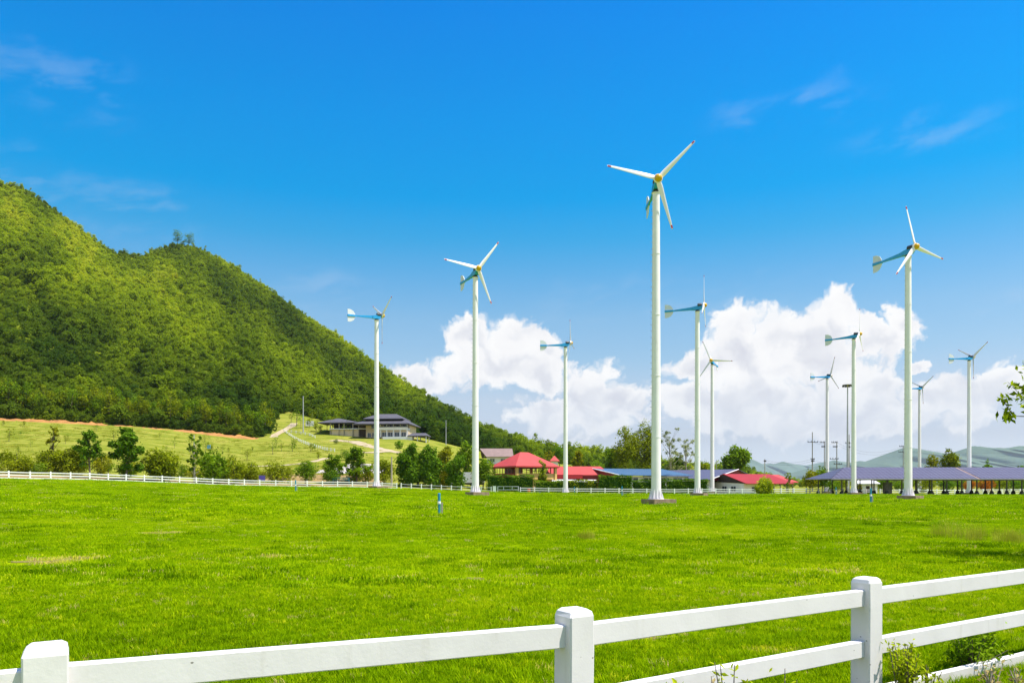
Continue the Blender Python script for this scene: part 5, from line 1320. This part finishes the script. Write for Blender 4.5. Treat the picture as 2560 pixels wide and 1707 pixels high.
valve(2090, 1240, 'blue valve post at the fence just right of the small far turbine', 1.1, 150)
valve(1436, 1236, 'small valve post at the fence right of the edge on turbine', 1.0, 158)

# ------------------------------------------------------------------ vehicles, small things behind the fence
def wheel(par, x, y, r=.36):
    w = obj('wheel', MB().lathe([(r*.7, -.11), (r, -.09), (r, .09), (r*.7, .11)], 14), M['tyre'], par, (x, y, r), (math.pi/2, 0, 0)); obj('rim', MB().lathe([(r*.55, -.115), (r*.55, .115)], 10), M['steel'], w)
D = 176; x = PX(1098, D); pk_ = thing('pickup_truck', 'white pickup truck facing left with a dark load, behind the fence', 'truck', (x, D, G(x, D)))
b = MB().prism([(-1.35, .45), (1.1, .45), (1.1, 1.05), (.9, 1.95), (-.35, 1.95), (-.85, 1.15), (-1.35, 1.05)], -.85, .85, 'y'); obj('cab', b, M['vehicle'], pk_)
for y in (-.87, .85):
    w = obj('side_window', MB().prism([(-.62, 1.2), (.12, 1.2), (.12, 1.8), (-.28, 1.8)], y, y+.02, 'y'), M['glass'], pk_); obj('side_window', MB().prism([(.24, 1.2), (.9, 1.2), (.8, 1.8), (.24, 1.8)], y, y+.02, 'y'), M['glass'], pk_)
bx('cargo_bed', 'vehicle', pk_, 1.12, 3.0, -.85, .85, .5, 1.0); bx('dark_load', 'timber', pk_, 1.2, 2.95, -.8, .8, 1.0, 1.9); bx('bumper', 'dark', pk_, -1.5, -1.36, -.8, .8, .4, .62)
for xx in (-.7, 2.3):
    for yy in (-.85, .85): wheel(pk_, xx, yy)
bx('headlight', 'glass', pk_, -1.40, -1.35, -.75, -.45, .75, .95)
x = PX(1168, 180); tk = thing('box_truck', 'tall white box truck parked behind the second turbine tower', 'truck', (x, 180, G(x, 180)))
bx('cargo_box', 'vehicle', tk, -3.2, 4.0, -1.2, 1.2, .95, 3.35); bx('chassis', 'dark', tk, -4.8, 3.9, -.9, .9, .5, .93)
b = MB().prism([(-4.95, .6), (-3.3, .6), (-3.3, 2.5), (-4.4, 2.5), (-4.95, 1.5)], -1.1, 1.1, 'y'); obj('cab', b, M['vehicle'], tk)
obj('side_window', MB().prism([(-4.55, 1.55), (-3.6, 1.55), (-3.6, 2.25), (-4.3, 2.25)], -1.13, -1.10, 'y'), M['glass'], tk)
for xx in (-4.1, 1.2, 2.4):
    for yy in (-1.1, 1.1): wheel(tk, xx, yy, .45)
# teal frame stand
x = PX(853, 163); tf = thing('teal_stand', 'teal metal rail stand in the shade behind the left fence', 'stand', (x, 163, G(x, 163)))
for z in (1.55, 1.15): bx('top_rail', 'teal', tf, -1.8, 1.7, -.05, .05, z, z+.13)
for xx in (-1.75, 1.6): bx('leg', 'teal', tf, xx, xx+.1, -.055, .055, -.2, 1.70)
bx('counter', 'timber', tf, -1.6, 1.55, .1, 1.0, .9, 1.1)
x = PX(655, 158); sg = thing('sign', 'small purple sign board on two legs behind the left fence', 'sign', (x, 158, G(x, 158)))
zz = PZ(1195, 158)-sg.location.z; bx('board', 'purple', sg, -.62, .62, -.04, .04, zz-.45, zz+.55)
for xx in (-.5, .45): bx('leg', 'steel', sg, xx, xx+.06, .05, .1, -.2, zz+.3)
x, y, z = hit(522, 1126, 150, 300); sg = thing('sign', 'tiny bright blue sign on the left grass slope', 'sign', (x, y, z)); bx('board', 'blue', sg, -.5, .5, -.04, .04, .6, 1.6); bx('leg', 'steel', sg, -.04, .04, .05, .1, -.2, 1.0)
x = PX(1322, 168); tag(obj('orange_drum', MB().lathe([(.3, 0), (.33, .05), (.33, .30), (.30, .33), (.33, .36), (.33, .75), (.3, .8)], 14), M['orange'], None, (x, 168, G(x, 168))), 'orange red drum behind the fence right of the gate', 'drum')

# ------------------------------------------------------------------ weeds at the near fence
def weed(px, D, h, w, n, leaf, label, seed, size=.035, stems=5, name='weed_plant', base=None, dry=False):
    x = PX(px, D); z = G(x, D); r = np.random.default_rng(seed); rr = random.Random(seed); t = thing(name, label, 'plant', (x, D, z))
    b = MB(); tips = []
    for i in range(stems):
        a = rr.uniform(0, 6.28); q = w*.5*rr.random(); hh = h*rr.uniform(.55, 1); tip = Vector((q*math.cos(a), q*math.sin(a), hh)); mid_ = tip*.5+Vector((rr.uniform(-.03, .03), rr.uniform(-.03, .03), 0))
        b.tube([(tip.x*.2, tip.y*.2, -.05), mid_, tip], [.008, .006, .003], 5); tips.append((Vector((tip.x*.2, tip.y*.2, 0)), mid_, tip))
    obj('stem', b, M['bark'] if not dry else M['paleb'], t)
    c = []
    for i in range(n):
        s = tips[i % stems]; k = rr.uniform(.15, 1); p = s[0].lerp(s[1], k*2) if k < .5 else s[1].lerp(s[2], k*2-1); c.append(p+Vector((rr.gauss(0, .045), rr.gauss(0, .045), rr.gauss(0, .03)))*(w/.4))
    c = np.array([tuple(q) for q in c]); nn = r.normal(size=(n, 3))*.7+np.array([0, -.3, .8]); nn /= np.linalg.norm(nn, axis=1)[:, None]
    V, Fc = leaf_quads(c, nn, size, r, .42); me = bpy.data.meshes.new('leaves'); me.from_pydata(V.tolist(), [], Fc.tolist()); me.update()
    fattr(me, 'tint', np.clip(.35+.5*c[:, 2]/h+r.normal(0, .16, n), 0, 1)); me.materials.append(M[leaf]); obj('leaves', me, None, t)
weed(2258, 6.70, .56, .34, 900, 'leaf_bush', 'leafy bush growing against the third fence post', 1, .024, 18)
weed(2318, 6.80, .34, .26, 260, 'leaf_bush', 'lower bushy weeds right of the leafy bush at the fence', 2, .024, 10)
weed(2420, 7.95, .42, .8, 1000, 'leaf_green', 'dark tangled weeds behind the bottom rail at the right', 3, .032, 16)
weed(1812, 5.42, .72, .16, 110, 'leaf_weed', 'upright yellow green sprig poking above the middle rail', 4, .030, 5)
weed(1868, 5.52, .58, .14, 80, 'leaf_weed', 'small yellow green sprig before the middle rail, right of the tall sprig', 5, .028, 5)
weed(1690, 4.95, .66, .36, 240, 'leaf_weed', 'spreading yellow green weed at the bottom edge left of the tall sprig', 6, .030, 12)
weed(1780, 5.30, .60, .16, 50, 'leaf_dry', 'dry pinkish brown weed stalk beside the tall sprig', 7, .030, 6, dry=True)
weed(1918, 5.55, .56, .10, 40, 'leaf_dry', 'dry pale seed stalk in front of the middle rail', 8, .018, 4, dry=True)
weed(1255, 4.2, .82, .20, 90, 'leaf_weed', 'yellow green weed tips at the bottom edge before the second post', 9, .028, 6)
weed(1985, 5.75, .50, .40, 240, 'leaf_weed', 'low green weeds under the middle rail left of the third post', 10, .028, 12)
weed(2480, 7.15, .26, .26, 80, 'leaf_dry', 'dry straw coloured weeds before the bottom rail at the right', 11, .026, 12, dry=True)
weed(2550, 7.2, .22, .25, 60, 'leaf_dry', 'dry weeds at the bottom right corner of the picture', 12, .026, 10, dry=True)

# ------------------------------------------------------------------ tree at the right edge, one branch reaching into view
rr = random.Random(5); tx, ty = 16.6, 18.6; tz = G(tx, ty)
rt = thing('tree', 'leafy branch of a tree hanging in at the right picture edge', 'tree', (tx, ty, tz))
L = [(rr.uniform(-1.9, 3.0), rr.uniform(-2.0, 2.5), rr.uniform(4.2, 8.2), rr.uniform(.7, 1.3), rr.uniform(.6, 1.0)) for _ in range(24)]
L = [l for l in L if (tx+l[0]-l[3])/(ty+l[1]) > .665 or l[0] > 0]
trunk_obj('trunk', 8.0, .22, L[::2], M['bark'], rt, rr)
crown_obj('crown', L, 5200, .14, M['leaf_green'], rt, 77, .3)
# the branch in view
b = MB(); tips = [(2512, 1040), (2505, 995), (2535, 955), (2520, 955), (2548, 990), (2556, 905), (2562, 1015), (2575, 960), (2590, 920)]
root = Vector((0.2, -.2, 4.5)); cs = []
def loc(px, py, D): return Vector(W(px, py, D))-Vector((tx, ty, tz))
main = [root, loc(2680, 1050, 18.3), loc(2600, 1042, 18.0), loc(2540, 1040, 17.9)]
b.tube(main, [.06, .04, .02, .008], 6)
for i, (px, py) in enumerate(tips):
    e = loc(px, py, 17.9+rr.uniform(-.25, .25)); s = main[1].lerp(main[2], rr.random()) if i not in (0, 1) else main[3]
    md_ = s.lerp(e, .5)+Vector((0, 0, -.06)); b.tube([s, md_, e], [.014, .009, .004], 5)
    for _ in range(30):
        k = rr.uniform(.1, 1.0)**.6; q = s.lerp(md_, k*2) if k < .5 else md_.lerp(e, k*2-1)
        cs.append(tuple(q+Vector((rr.gauss(0, .065), rr.gauss(0, .08), rr.gauss(0, .06)))))
obj('branch', b, M['bark'], rt)
r = np.random.default_rng(8); cs = np.array(cs); nn = r.normal(size=(len(cs), 3))+np.array([0, -.5, .4]); nn /= np.linalg.norm(nn, axis=1)[:, None]
V, Fc = leaf_quads(cs, nn, .088, r, .42); me = bpy.data.meshes.new('branch_leaves'); me.from_pydata(V.tolist(), [], Fc.tolist()); me.update(); fattr(me, 'tint', np.clip(r.normal(.55, .25, len(cs)), 0, 1)); me.materials.append(M['leaf_bush']); obj('branch_leaves', me, None, rt)

# ------------------------------------------------------------------ haze: the humid air between us and the hills
hm, nt = newmat('haze_air'); n = N(nt); v = n.n('ShaderNodeVolumePrincipled'); v.inputs['Color'].default_value = (0.80, 0.93, 1.0, 1); v.inputs['Density'].default_value = 0.00003; v.inputs['Anisotropy'].default_value = 0.2
o_ = n.n('ShaderNodeOutputMaterial'); n.l(v.outputs[0], o_.inputs['Volume'])
haze = stuff(obj('haze', MB().box(-15000, 15000, -15000, 15000, -30, 320), hm)); haze['label'] = 'pale humid haze over the plain'
